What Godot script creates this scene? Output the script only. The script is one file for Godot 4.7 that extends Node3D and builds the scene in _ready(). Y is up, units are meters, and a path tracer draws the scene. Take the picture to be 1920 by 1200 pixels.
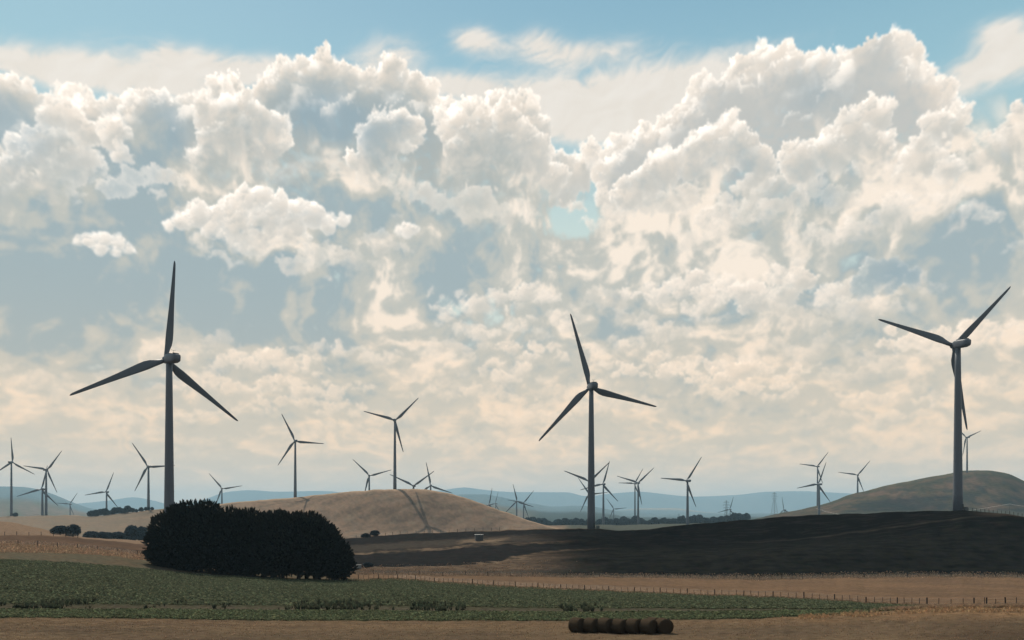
extends Node3D
# Wind turbines over dry Australian farmland, seen against the light under heaped cloud.
# World: camera at the origin looking along -z, metres, y up.

func _ready() -> void:
	tint.noise_type = FastNoiseLite.TYPE_SIMPLEX_SMOOTH
	tint.frequency = 1.0
	tint.fractal_octaves = 4
	tint.seed = 11
	lump.noise_type = FastNoiseLite.TYPE_SIMPLEX_SMOOTH
	lump.frequency = 1.0
	lump.fractal_octaves = 3
	lump.seed = 5
	set_camera_and_light()
	read_lines()
	build_land()
	build_turbines()
	build_trees()
	build_fences()
	build_small_things()
	build_ground_cover()

func set_camera_and_light() -> void:
	var cam := Camera3D.new()
	cam.name = "camera"
	cam.keep_aspect = Camera3D.KEEP_HEIGHT
	cam.near = 0.5
	cam.far = 40000.0
	# level, with the lens shifted up: the towers stay upright
	cam.set_frustum(0.5 * 1200.0 / 1536.0, Vector2(0, 0.5 * 360.0 / 1536.0), 0.5, 40000.0)
	add_child(cam)
	cam.current = true
	var env := Environment.new()
	env.background_mode = Environment.BG_SKY
	var sky := Sky.new()
	var mat := PanoramaSkyMaterial.new()
	mat.panorama = ImageTexture.create_from_image(paint_sky())
	sky.sky_material = mat
	env.sky = sky
	env.background_energy_multiplier = 1.0
	env.tonemap_mode = Environment.TONE_MAPPER_LINEAR
	env.tonemap_exposure = 1.18
	env.sdfgi_enabled = true
	env.ssao_enabled = true
	env.ssil_enabled = true
	env.fog_enabled = true
	env.fog_density = 0.00007
	env.fog_light_color = Color(0.76, 0.91, 1.0)
	var we := WorldEnvironment.new()
	we.name = "environment"
	we.environment = env
	add_child(we)
	var sun := DirectionalLight3D.new()
	sun.name = "sun"
	sun.light_energy = 1.5
	sun.light_angular_distance = 0.5
	sun.light_color = Color(1.0, 0.95, 0.87)
	sun.shadow_enabled = true
	add_child(sun)
	var a := deg_to_rad(SUN_AZ)
	var e := deg_to_rad(SUN_EL)
	var towards := Vector3(sin(a) * cos(e), sin(e), -cos(a) * cos(e))
	sun.basis = Basis.looking_at(-towards, Vector3.UP)


# ---------------------------------------------------------------- the sky: air and clouds, in degrees of azimuth (right of ahead) and elevation
const PPD := 4096.0 / 360.0
const SKY_W := 910
const SKY_H := 400
const SKY_TOP := 34.0
const SKY_LEFT := -40.0
const SUN_AZ := -28.0
const SUN_EL := 50.0
var air_noise := {}

func fast_noise(seed_: int, octaves: int, gain := 0.5, ridged := 0) -> FastNoiseLite:
	var n := FastNoiseLite.new()
	n.seed = seed_
	n.noise_type = FastNoiseLite.TYPE_SIMPLEX_SMOOTH
	n.frequency = 1.0
	n.fractal_type = [FastNoiseLite.FRACTAL_FBM, FastNoiseLite.FRACTAL_RIDGED, FastNoiseLite.FRACTAL_PING_PONG][ridged]
	n.fractal_octaves = octaves
	n.fractal_gain = gain
	return n

# clear air, linear light, for a direction
func air(az: float, el: float) -> Vector3:
	var a := deg_to_rad(az - SUN_AZ)
	var e := deg_to_rad(el)
	var s := deg_to_rad(SUN_EL)
	var c := sin(e) * sin(s) + cos(e) * cos(s) * cos(a)
	var col := Vector3(0.78, 0.62, 0.475).lerp(Vector3(0.52, 0.62, 0.585), smoothstep(2.0, 17.0, el)).lerp(Vector3(0.27, 0.46, 0.54), smoothstep(17.0, 27.0, el)).lerp(Vector3(0.165, 0.33, 0.455), smoothstep(24.0, 36.0, el))
	var away := 0.46 + 0.54 * smoothstep(-0.9, 0.75, c)
	var glow := Vector3(1.0, 0.95, 0.86) * (0.28 * pow(maxf(c, 0.0), 10.0) + 1.1 * pow(maxf(c, 0.0), 60.0))
	return col * away + glow * 0.45

func blobs(list: Array, scale_: float) -> PackedFloat32Array:
	# a soft map: the sum of Gaussian spots (azimuth, elevation, half width, half height, strength)
	var f := PackedFloat32Array()
	f.resize(SKY_W * SKY_H)
	for b in list:
		var rx: float = b[2] * scale_
		var ry: float = b[3] * scale_
		for j in range(maxi(0, int((SKY_TOP - b[1] - 2.6 * ry) * PPD)), mini(SKY_H, int((SKY_TOP - b[1] + 2.6 * ry) * PPD) + 1)):
			var dy: float = (SKY_TOP - (j + 0.5) / PPD - b[1]) / ry
			for i in range(maxi(0, int((b[0] - 2.6 * rx - SKY_LEFT) * PPD)), mini(SKY_W, int((b[0] + 2.6 * rx - SKY_LEFT) * PPD) + 1)):
				var dx: float = (SKY_LEFT + (i + 0.5) / PPD - b[0]) / rx
				f[j * SKY_W + i] += b[4] * exp(-dx * dx - dy * dy)
	return f

func blurred(f: PackedFloat32Array, w: int, h: int, by: int) -> PackedFloat32Array:
	var im := Image.create_from_data(w, h, false, Image.FORMAT_RF, f.to_byte_array())
	im.resize(maxi(2, w / by), maxi(2, h / by), Image.INTERPOLATE_TRILINEAR if by > 8 else Image.INTERPOLATE_LANCZOS)
	im.resize(w, h, Image.INTERPOLATE_CUBIC)
	return im.get_data().to_float32_array()

# one cumulus: heads are [azimuth, elevation, radius]; each grows smaller heads on its upper rim, and those again
func cumulus(col: PackedVector3Array, shade: PackedFloat32Array, heads: Array, seed_: int, look: Dictionary) -> void:
	var rng := RandomNumberGenerator.new()
	rng.seed = seed_
	var squash: float = look.get("squash", 1.0)
	var puffs: Array[Vector4] = []
	for h in heads:
		puffs.append(Vector4(h[0], h[1], h[2], 0.0))
	var from := 0
	var least: float = look.get("least", 0.16)
	for level in 3:
		var upto := puffs.size()
		for k in range(from, upto):
			var p := puffs[k]
			if p.z < least:
				continue
			for c in [9, 6, 4][level]:
				var a := rng.randf_range(-0.35, PI + 0.35) if rng.randf() < 0.8 else rng.randf() * TAU
				var r := p.z * rng.randf_range(0.22, 0.5)
				var out := p.z * rng.randf_range(0.62, 0.98)
				puffs.append(Vector4(p.x + cos(a) * out, p.y + sin(a) * out * 0.95 * squash, r, p.w + p.z * rng.randf_range(-0.1, 0.75)))
		from = upto
	var rough: float = look.get("rough", 1.0)
	var az0 := 90.0
	var az1 := -90.0
	var el0 := 90.0
	var el1 := -90.0
	for p in puffs:
		az0 = minf(az0, p.x - p.z - 0.8 * rough)
		az1 = maxf(az1, p.x + p.z + 0.8 * rough)
		el0 = minf(el0, p.y - p.z - 0.8 * rough)
		el1 = maxf(el1, p.y + p.z + 0.8 * rough)
	var x0 := clampi(int((az0 - SKY_LEFT) * PPD), 0, SKY_W)
	var x1 := clampi(int((az1 - SKY_LEFT) * PPD), 0, SKY_W)
	var y0 := clampi(int((SKY_TOP - el1) * PPD), 0, SKY_H)
	var y1 := clampi(int((SKY_TOP - el0) * PPD), 0, SKY_H)
	var w := x1 - x0
	var h_ := y1 - y0
	if w < 4 or h_ < 4:
		return
	var n := w * h_
	var top := PackedFloat32Array()
	top.resize(n)
	top.fill(-1000.0)
	var thick := PackedFloat32Array()
	thick.resize(n)
	var light := PackedFloat32Array()
	light.resize(n)
	var wx := PackedFloat32Array()
	wx.resize(n)
	var wy := PackedFloat32Array()
	wy.resize(n)
	var warp := fast_noise(seed_ + 5, 4, 0.55)
	for j in h_:
		var el := SKY_TOP - (y0 + j + 0.5) / PPD
		for i in w:
			var az := SKY_LEFT + (x0 + i + 0.5) / PPD
			wx[j * w + i] = az + rough * (0.55 * warp.get_noise_3d(az * 0.5, el * 0.5, 0.0) + 0.16 * warp.get_noise_3d(az * 2.2, el * 2.2, 7.0))
			wy[j * w + i] = el + rough * (0.55 * warp.get_noise_3d(az * 0.5, el * 0.5, 20.0) + 0.16 * warp.get_noise_3d(az * 2.2, el * 2.2, 27.0))
	var sun := Vector3(-0.42, 0.86, -0.28).normalized()
	for p in puffs:
		var r := p.z
		var reach := r + 0.9 * rough
		var ib := maxi(0, int((p.x - reach - SKY_LEFT) * PPD) - x0)
		var ie := mini(w, int((p.x + reach - SKY_LEFT) * PPD) + 1 - x0)
		for j in range(maxi(0, int((SKY_TOP - p.y - reach) * PPD) - y0), mini(h_, int((SKY_TOP - p.y + reach) * PPD) + 1 - y0)):
			for i in range(ib, ie):
				var k := j * w + i
				var dx := (wx[k] - p.x) / r
				var dy := (wy[k] - p.y) / (r * squash)
				var d2 := dx * dx + dy * dy
				if d2 >= 1.0:
					continue
				var z := sqrt(1.0 - d2)
				thick[k] = maxf(thick[k], z * r + p.w * 0.3)
				var h := z * r + p.w
				if h > top[k]:
					top[k] = h
					light[k] = dx * sun.x + dy * sun.y + z * sun.z
	var wide := blurred(thick, w, h_, 20)
	var soft := blurred(light, w, h_, 6)
	# how far below the upper edge a place lies, so that the cloud can dissolve downwards
	var edge := PackedFloat32Array()
	edge.resize(w)
	for i in w:
		edge[i] = -90.0
		for j in h_:
			if thick[j * w + i] > 0.0:
				edge[i] = SKY_TOP - (y0 + j + 0.5) / PPD
				break
	var even := edge.duplicate()
	for i in w:
		var sum := 0.0
		var count := 0.0
		for q in range(maxi(0, i - 16), mini(w, i + 17), 2):
			if edge[q] > -80.0:
				sum += edge[q]
				count += 1.0
		even[i] = sum / maxf(count, 1.0)
	var fine := fast_noise(seed_ + 9, 5, 0.6)
	var rim_color: Vector3 = look.get("rim", Vector3(1.22, 1.115, 1.0))
	var core: Vector3 = look.get("core", Vector3(0.375, 0.40, 0.385))
	var dark: Vector3 = look.get("dark", Vector3(0.27, 0.35, 0.39))
	var mid: Vector3 = look.get("mid", Vector3(0.70, 0.61, 0.515))
	var depth: float = look.get("depth", 1.6)
	var fade: float = look.get("fade", 100.0)
	var most: float = look.get("most", 1.0)
	var thin: float = look.get("thin", 1.0)
	for j in h_:
		var el := SKY_TOP - (y0 + j + 0.5) / PPD
		for i in w:
			var k := j * w + i
			if thick[k] <= 0.0:
				continue
			var at := (y0 + j) * SKY_W + x0 + i
			var az := SKY_LEFT + (x0 + i + 0.5) / PPD
			var grain := fine.get_noise_2d(az * 0.9, el * 1.1)
			var t := thick[k] + rough * (0.10 * fine.get_noise_2d(az * 2.6, el * 2.6) + 0.10 * absf(fine.get_noise_2d(az * 5.5, el * 5.5)) - 0.02)
			var a := smoothstep(0.0, 0.38 * thin, t) * most
			a *= 1.0 - smoothstep(fade * 0.3, fade, even[i] - el + grain * fade * 0.5)
			if a <= 0.003:
				continue
			var lit := 0.5 * light[k] + 0.5 * soft[k] + 0.3 * grain
			var deep := smoothstep(0.15, depth, wide[k] * 1.1 + 0.7 * grain + 1.1 * shade[at])
			var c := mid.lerp(core.lerp(dark, clampf(shade[at] * 1.1 + grain * 0.25, 0.0, 1.0)), clampf(deep * (1.0 - 0.5 * smoothstep(0.2, 0.9, lit)), 0.0, 1.0))
			c = c.lerp(rim_color, clampf(smoothstep(0.0, 0.85, lit) * (1.0 - 0.6 * deep) + exp(-maxf(t, 0.0) / (look.get("band", 0.5) * thin)) * 0.95, 0.0, 1.0))
			c = c.lerp(core, 0.6 * smoothstep(0.0, -0.7, lit) * (1.0 - deep))
			col[at] = col[at].lerp(c, a)

# the grey-and-cream layer behind and between the heaps
func sheet(col: PackedVector3Array, shade: PackedFloat32Array, bright: PackedFloat32Array, gap: PackedFloat32Array) -> void:
	var bend := fast_noise(37, 4, 0.5)
	var wisp := fast_noise(43, 6, 0.58)
	for j in SKY_H:
		var el := SKY_TOP - (j + 0.5) / PPD
		var low := 1.0 - smoothstep(3.0, 17.0, el)
		var y := 7.0 * log(maxf(el, -1.0) + 4.0)
		var cream := Vector3(0.86, 0.745, 0.625).lerp(Vector3(0.93, 0.675, 0.455), low)
		var grey := Vector3(0.475, 0.475, 0.43).lerp(Vector3(0.63, 0.53, 0.405), low)
		var dark := Vector3(0.315, 0.385, 0.405).lerp(Vector3(0.42, 0.415, 0.365), low)
		for i in SKY_W:
			var k := j * SKY_W + i
			var az := SKY_LEFT + (i + 0.5) / PPD
			var bx := bend.get_noise_3d(az * 0.12, y * 0.3, 0.0)
			var by := bend.get_noise_3d(az * 0.12, y * 0.3, 9.0)
			var v := wisp.get_noise_2d(az * 0.13 + bx * 0.7, y * 0.4 + by * 0.7)
			var f := wisp.get_noise_2d(az * 0.35 + by * 0.5 + 80.0, y * 1.1 + bx * 0.5)
			var cover := smoothstep(-0.55, -0.1, v + 0.5 * f + 0.42 - gap[k] * 1.05)
			cover *= 1.0 - smoothstep(19.0, 24.5, el - 4.0 * v)
			var bold := lerpf(1.15, 0.5, low)
			var d := clampf(lerpf(0.55, 0.42, low) - (v * 1.1 + f * 0.6) * bold + shade[k] * 0.8 - bright[k] * 0.5, 0.0, 1.3)
			var c := cream.lerp(grey, smoothstep(0.0, 0.55, d)).lerp(dark, smoothstep(0.55, 1.15, d))
			col[k] = col[k].lerp(c, clampf(cover, 0.0, 1.0) * (0.35 + 0.65 * smoothstep(0.5, 5.0, el)))

# rows of heaped cloud, farther ones lower, smaller and flatter, each with a bright upper edge over a grey underside
func heaps(col: PackedVector3Array, shade: PackedFloat32Array, gap: PackedFloat32Array) -> void:
	var rng := RandomNumberGenerator.new()
	rng.seed = 77
	var el := 20.0
	var count := 0
	while el > 1.0:
		var size := 0.35 + el * 0.085
		var az := -39.0 + rng.randf() * 4.0
		while az < 39.0:
			var here := el + rng.randf_range(-0.5, 0.5) * size * 1.4
			var at := clampi(int((SKY_TOP - here) * PPD), 0, SKY_H - 1) * SKY_W + clampi(int((az - SKY_LEFT) * PPD), 0, SKY_W - 1)
			var wide := size * rng.randf_range(1.4, 4.2)
			if shade[at] < 0.3 + rng.randf() * 0.25 and gap[at] < 0.4 and rng.randf() < 0.58:
				var heads := []
				var q := -wide
				while q < wide:
					var r := size * rng.randf_range(0.3, 0.75) * (1.1 - 0.6 * absf(q / wide))
					heads.append([az + q, here + rng.randf_range(-0.5, 0.6) * size, r])
					q += r * rng.randf_range(0.7, 1.5)
				var low := 1.0 - smoothstep(3.0, 17.0, here)
				cumulus(col, shade, heads, 1000 + count, {
					"rough": 0.55 + 0.055 * here, "squash": 0.66, "least": 0.35, "fade": size * rng.randf_range(1.0, 2.4), "depth": 1.4, "thin": rng.randf_range(0.9, 2.3), "band": 0.4,
					"most": rng.randf_range(0.3, 0.95) * (0.3 + 0.75 * smoothstep(1.0, 9.0, here)),
					"rim": Vector3(1.10, 0.97, 0.84).lerp(Vector3(1.10, 0.81, 0.565), low), "mid": Vector3(0.70, 0.615, 0.525).lerp(Vector3(0.80, 0.615, 0.44), low),
					"core": Vector3(0.43, 0.435, 0.40).lerp(Vector3(0.56, 0.49, 0.385), low), "dark": Vector3(0.33, 0.405, 0.43).lerp(Vector3(0.38, 0.415, 0.405), low)})
				count += 1
			az += wide * rng.randf_range(1.2, 2.4)
		el -= size * rng.randf_range(0.7, 1.0)

func cirrus(col: PackedVector3Array, map: PackedFloat32Array) -> void:
	var strand := fast_noise(61, 5, 0.6)
	var bend := fast_noise(67, 3)
	for j in SKY_H:
		var el := SKY_TOP - (j + 0.5) / PPD
		for i in SKY_W:
			var k := j * SKY_W + i
			if map[k] < 0.02:
				continue
			var az := SKY_LEFT + (i + 0.5) / PPD
			var b := bend.get_noise_2d(az * 0.16, el * 0.25)
			# combed strands: long one way, fine across
			var u := az * 0.9 + el * 0.45 + b * 1.5
			var v := el * 0.9 - az * 0.35 + b * 1.2
			var s := strand.get_noise_2d(u * 0.16, v * 0.55) * 0.7 + strand.get_noise_2d(u * 0.35 + 40.0, v * 1.6) * 0.5
			var m := minf(map[k], 1.5)
			var a := smoothstep(0.02, 1.15, m * (1.0 + 0.75 * s) + 0.10 * s) * 0.92
			col[k] = col[k].lerp(Vector3(0.80, 0.70, 0.60).lerp(Vector3(0.86, 0.77, 0.68), clampf(s + 0.3, 0.0, 1.0)), clampf(a, 0.0, 0.82))

func paint_sky() -> Image:
	var n := SKY_W * SKY_H
	var col := PackedVector3Array()
	col.resize(n)
	for j in SKY_H:
		for i in SKY_W:
			col[j * SKY_W + i] = air(SKY_LEFT + (i + 0.5) / PPD, SKY_TOP - (j + 0.5) / PPD)
	var shade := blobs([[-31.3, 21.8, 2.0, 1.6, 1.10], [-22.9, 23.2, 1.4, 2.2, 1.00], [-24.7, 20.3, 2.5, 1.8, 0.90], [-12.8, 25.3, 2.8, 1.5, 1.10], [-10.9, 24.3, 2.2, 1.4, 0.60], [-26.9, 18.0, 3.6, 1.8, 0.80], [-11.8, 20.0, 4.6, 1.8, 0.80], [-29.2, 13.3, 6.5, 2.3, 1.20], [-20.0, 13.7, 6.6, 2.0, 0.90], [-4.1, 16.6, 3.0, 2.0, 0.55], [-5.2, 14.5, 2.2, 1.7, 0.50], [-17.7, 15.8, 4.1, 1.3, 0.60], [-8.9, 18.8, 2.2, 1.3, 0.50], [-11.8, 11.5, 5.3, 1.1, 0.50], [-10.0, 8.9, 2.5, 1.3, 0.60], [-30.4, 10.2, 3.1, 0.8, 0.60], [-19.4, 9.4, 3.0, 0.9, 0.40], [20.4, 25.5, 2.0, 1.3, 0.45], [21.3, 19.7, 1.9, 1.2, 0.40], [25.4, 14.8, 1.8, 0.9, 0.70], [30.1, 16.0, 3.4, 2.1, 0.70], [16.0, 21.8, 2.1, 1.2, 0.30], [14.2, 7.2, 4.2, 1.4, 0.35], [24.2, 10.8, 3.1, 1.3, 0.30], [7.1, 12.4, 2.9, 1.4, 0.30], [10.7, 14.4, 2.2, 1.0, 0.30], [-8.2, 26.1, 1.1, 1.2, 0.35], [-6.3, 25.0, 1.5, 1.2, 0.35]], 1.0)
	var bright := blobs([[-30.1, 19.8, 1.7, 1.7, 0.60], [-19.0, 23.6, 2.3, 1.8, 0.70], [-24.8, 24.5, 3.7, 0.8, 0.40], [-14.6, 27.3, 2.8, 1.1, 0.60], [-2.2, 25.7, 3.0, 1.5, 0.50], [12.5, 24.6, 4.3, 1.8, 0.50], [7.1, 19.9, 5.9, 2.9, 0.35], [24.2, 26.8, 2.5, 1.6, 0.40], [-16.7, 19.3, 4.1, 1.3, 0.40], [14.2, 16.9, 7.7, 3.0, 0.35], [19.4, 11.1, 6.6, 2.7, 0.25], [0.0, 17.7, 3.0, 2.0, 0.50], [-7.4, 13.1, 2.9, 1.4, 0.40], [-5.9, 7.4, 3.7, 1.1, 0.30], [-24.8, 10.7, 6.1, 0.5, 0.35]], 1.0)
	var gap := blobs([[4.4, 19.5, 2.4, 1.2, 1.25], [3.4, 16.1, 1.5, 1.4, 0.30], [16.7, 22.4, 0.7, 0.6, 0.20], [25.7, 22.6, 0.9, 0.6, 0.30], [28.5, 19.4, 1.0, 1.7, 1.00], [30.1, 23.4, 1.1, 0.8, 0.40], [10.7, 11.6, 2.2, 1.4, 0.35], [21.7, 16.2, 1.6, 1.3, 0.35], [16.0, 17.7, 1.4, 1.0, 0.25], [-2.6, 13.7, 3.3, 1.8, 0.28], [0.4, 12.8, 3.4, 1.8, 0.30], [13.5, 16.9, 1.4, 0.8, 0.20]], 1.0)
	cirrus(col, blobs([[-30.4, 25.0, 3.6, 0.7, 1.00], [-24.8, 25.7, 5.8, 0.9, 1.40], [-19.0, 27.1, 5.3, 0.8, 1.20], [-22.6, 27.1, 1.0, 0.6, 0.50], [-14.6, 27.6, 2.1, 0.6, 0.60], [-8.2, 29.0, 2.2, 1.0, 0.65], [-9.6, 28.2, 2.9, 0.7, 0.50], [-2.6, 29.9, 1.5, 0.7, 1.00], [-1.1, 29.4, 2.2, 0.6, 0.45], [1.9, 29.9, 1.5, 0.7, 0.70], [3.7, 29.1, 3.0, 0.7, 0.70], [7.1, 29.2, 3.7, 0.7, 0.40], [-3.7, 27.5, 3.3, 0.7, 0.80], [1.5, 26.6, 5.9, 1.2, 1.00], [8.9, 26.3, 7.2, 1.8, 1.30], [13.5, 26.6, 3.9, 1.5, 1.00], [5.2, 25.0, 4.4, 0.9, 0.80], [30.9, 26.7, 1.6, 0.7, 0.90], [31.5, 25.3, 2.2, 1.0, 1.20], [29.5, 25.2, 2.3, 0.7, 0.70], [16.7, 28.6, 3.4, 0.4, 0.25], [29.0, 24.2, 1.4, 0.5, 0.50]], 1.0))
	cumulus(col, shade, [[-33.59, 22.67, 1.55], [-32.01, 22.49, 1.34], [-30.97, 23.20, 1.32], [-29.39, 23.19, 0.85], [-28.39, 23.80, 0.81], [-27.22, 23.47, 0.83], [-25.97, 23.98, 0.84], [-24.81, 24.05, 0.92], [-23.25, 24.50, 1.01], [-21.82, 24.33, 0.96], [-20.43, 24.73, 0.92], [-18.97, 25.51, 1.20], [-17.63, 25.39, 0.85], [-16.16, 26.43, 0.89], [-15.01, 26.85, 1.18], [-13.01, 27.05, 1.56], [-11.23, 26.92, 1.26], [-9.90, 26.81, 1.16], [-8.33, 27.41, 1.31], [-6.50, 26.48, 1.40], [-5.21, 25.57, 1.33], [-2.98, 25.45, 1.41], [-1.12, 25.57, 1.34], [0.45, 25.96, 1.19], [1.49, 24.65, 1.34], [2.42, 23.23, 1.12], [3.35, 22.65, 1.26], [4.65, 22.30, 1.11], [3.72, 21.46, 1.04], [-30.37, 20.91, 1.94], [-27.22, 21.49, 2.06], [-23.25, 21.84, 2.52], [-19.04, 23.01, 2.67], [-14.60, 24.10, 2.79], [-9.97, 24.17, 2.89], [-5.58, 23.15, 2.77], [-1.49, 22.93, 2.79], [-0.19, 20.85, 1.94], [-29.24, 17.94, 2.56], [-24.50, 18.35, 2.78], [-19.04, 19.33, 3.16], [-13.19, 20.50, 3.36], [-7.42, 20.20, 3.30], [-2.61, 20.01, 2.98]], 101, {"fade": 14.0, "depth": 2.0})
	cumulus(col, shade, [[5.58, 23.47, 0.81], [7.42, 23.55, 1.03], [9.06, 23.92, 1.09], [10.87, 24.05, 1.22], [12.30, 25.06, 1.21], [13.37, 26.44, 0.99], [14.60, 25.88, 1.19], [15.98, 26.88, 1.17], [17.35, 27.42, 1.16], [18.37, 27.65, 1.01], [19.37, 26.73, 1.13], [20.85, 26.51, 0.98], [21.98, 26.89, 0.77], [23.09, 26.57, 1.01], [24.35, 27.16, 0.93], [25.27, 27.18, 0.85], [25.72, 26.23, 1.03], [26.77, 24.80, 1.01], [27.80, 24.05, 0.99], [28.53, 23.08, 0.75], [28.67, 21.37, 0.80], [29.10, 20.35, 0.51], [8.52, 21.76, 2.19], [11.77, 22.50, 2.68], [15.29, 23.73, 2.95], [19.04, 24.19, 3.00], [22.62, 24.26, 2.86], [25.42, 23.52, 2.43], [27.22, 21.49, 1.77], [8.33, 19.18, 1.75], [11.05, 19.36, 3.05], [15.98, 19.95, 3.27], [20.69, 20.38, 3.26], [24.50, 20.47, 2.47], [26.92, 19.50, 1.48]], 202, {"fade": 16.0, "depth": 2.2, "core": Vector3(0.475, 0.475, 0.45)})
	cumulus(col, shade, [[32.14, 21.79, 1.07], [31.33, 21.13, 0.82], [30.42, 21.31, 0.44], [32.41, 19.38, 1.86], [30.92, 19.39, 1.24], [30.92, 17.37, 1.65], [28.96, 17.10, 1.14], [32.80, 16.46, 2.37], [27.80, 16.97, 1.05], [26.33, 17.79, 0.90], [25.11, 17.50, 1.07]], 303, {"fade": 13.0, "depth": 2.2, "core": Vector3(0.44, 0.45, 0.435)})
	sheet(col, shade, bright, gap)
	heaps(col, shade, gap)
	cumulus(col, shade, [[-32.80, 18.18, 1.58], [-31.60, 18.97, 1.08], [-30.78, 20.54, 0.88], [-29.95, 21.69, 0.78], [-29.10, 22.77, 0.85], [-28.10, 22.97, 0.87], [-27.37, 22.32, 1.00], [-28.96, 20.89, 1.43], [-30.09, 19.25, 1.68], [-31.19, 17.32, 1.64], [-27.80, 20.52, 1.17], [-26.48, 22.34, 0.78]], 404, {"fade": 4.6, "depth": 2.0, "most": 0.9})
	cumulus(col, shade, [[-20.03, 24.21, 1.12], [-18.70, 24.67, 1.34], [-17.35, 24.25, 1.22], [-16.50, 23.30, 1.17], [-18.70, 22.75, 1.67], [-20.03, 21.68, 1.19], [-18.03, 21.31, 1.21], [-19.20, 20.71, 0.93], [-15.98, 24.26, 0.83], [-25.87, 22.58, 0.85], [-25.57, 21.48, 0.61]], 505, {"fade": 4.6, "depth": 2.0, "most": 0.9})
	cumulus(col, shade, [[-8.88, 24.24, 1.46], [-7.42, 24.93, 1.25], [-9.61, 22.65, 1.31], [-3.72, 25.07, 1.26], [-2.24, 25.25, 1.34], [-0.56, 24.81, 1.49], [0.93, 24.19, 1.34], [1.49, 22.93, 1.27], [-2.24, 23.24, 1.86], [0.00, 22.30, 1.86], [-2.98, 21.31, 1.49], [2.61, 21.96, 1.12]], 606, {"fade": 4.6, "depth": 2.0, "most": 0.9})
	cumulus(col, shade, [[13.54, 23.59, 1.20], [14.77, 24.08, 0.98], [15.64, 23.09, 1.25], [12.48, 22.76, 1.21], [10.69, 22.27, 1.30], [9.24, 21.40, 1.24], [16.67, 22.07, 1.37], [8.15, 20.82, 1.10], [22.62, 22.82, 1.27], [23.88, 23.77, 1.06], [23.88, 21.75, 1.25], [21.34, 22.11, 1.29], [19.37, 21.76, 1.33], [27.51, 22.57, 0.94], [26.62, 21.01, 1.19], [28.10, 20.18, 0.75], [25.72, 19.39, 1.21]], 707, {"fade": 4.6, "depth": 2.0, "most": 0.9})
	cumulus(col, shade, [[-22.62, 17.82, 0.44], [-21.82, 18.23, 0.64], [-20.85, 18.66, 0.78], [-19.70, 18.69, 0.79], [-18.70, 19.21, 0.87], [-17.69, 19.85, 0.81], [-16.84, 20.12, 0.82], [-15.81, 19.71, 0.90], [-14.77, 19.42, 0.91], [-13.54, 19.36, 0.85], [-12.66, 18.93, 0.64], [-11.59, 19.17, 0.50], [-20.03, 17.96, 0.72], [-18.37, 18.13, 1.01], [-16.67, 18.45, 1.16], [-14.95, 18.44, 1.04], [-17.01, 17.45, 0.75], [-18.03, 16.94, 0.47]], 808, {"fade": 4.2, "rough": 0.5, "depth": 2.5})
	cumulus(col, shade, [[-27.80, 16.31, 0.35], [-27.16, 16.40, 0.47], [-26.39, 16.63, 0.54], [-25.66, 16.51, 0.48], [-25.02, 16.19, 0.37], [-26.62, 15.98, 0.48], [-25.72, 15.91, 0.36]], 909, {"rough": 0.4, "depth": 2.5})
	cumulus(col, shade, [[-7.71, 18.71, 0.37], [-7.13, 18.77, 0.55], [-6.61, 18.85, 0.37]], 919, {"rough": 0.4, "depth": 2.5})
	cumulus(col, shade, [[23.88, 14.93, 0.81], [24.96, 15.03, 0.74], [26.03, 14.44, 0.60], [23.41, 14.25, 0.69], [24.81, 14.26, 0.80]], 929, {"rough": 0.7, "depth": 0.5, "band": 0.13, "mid": Vector3(0.50, 0.52, 0.49), "core": Vector3(0.37, 0.42, 0.42), "rim": Vector3(0.98, 0.9, 0.8), "fade": 3.2})
	return around_sky(col)

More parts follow.
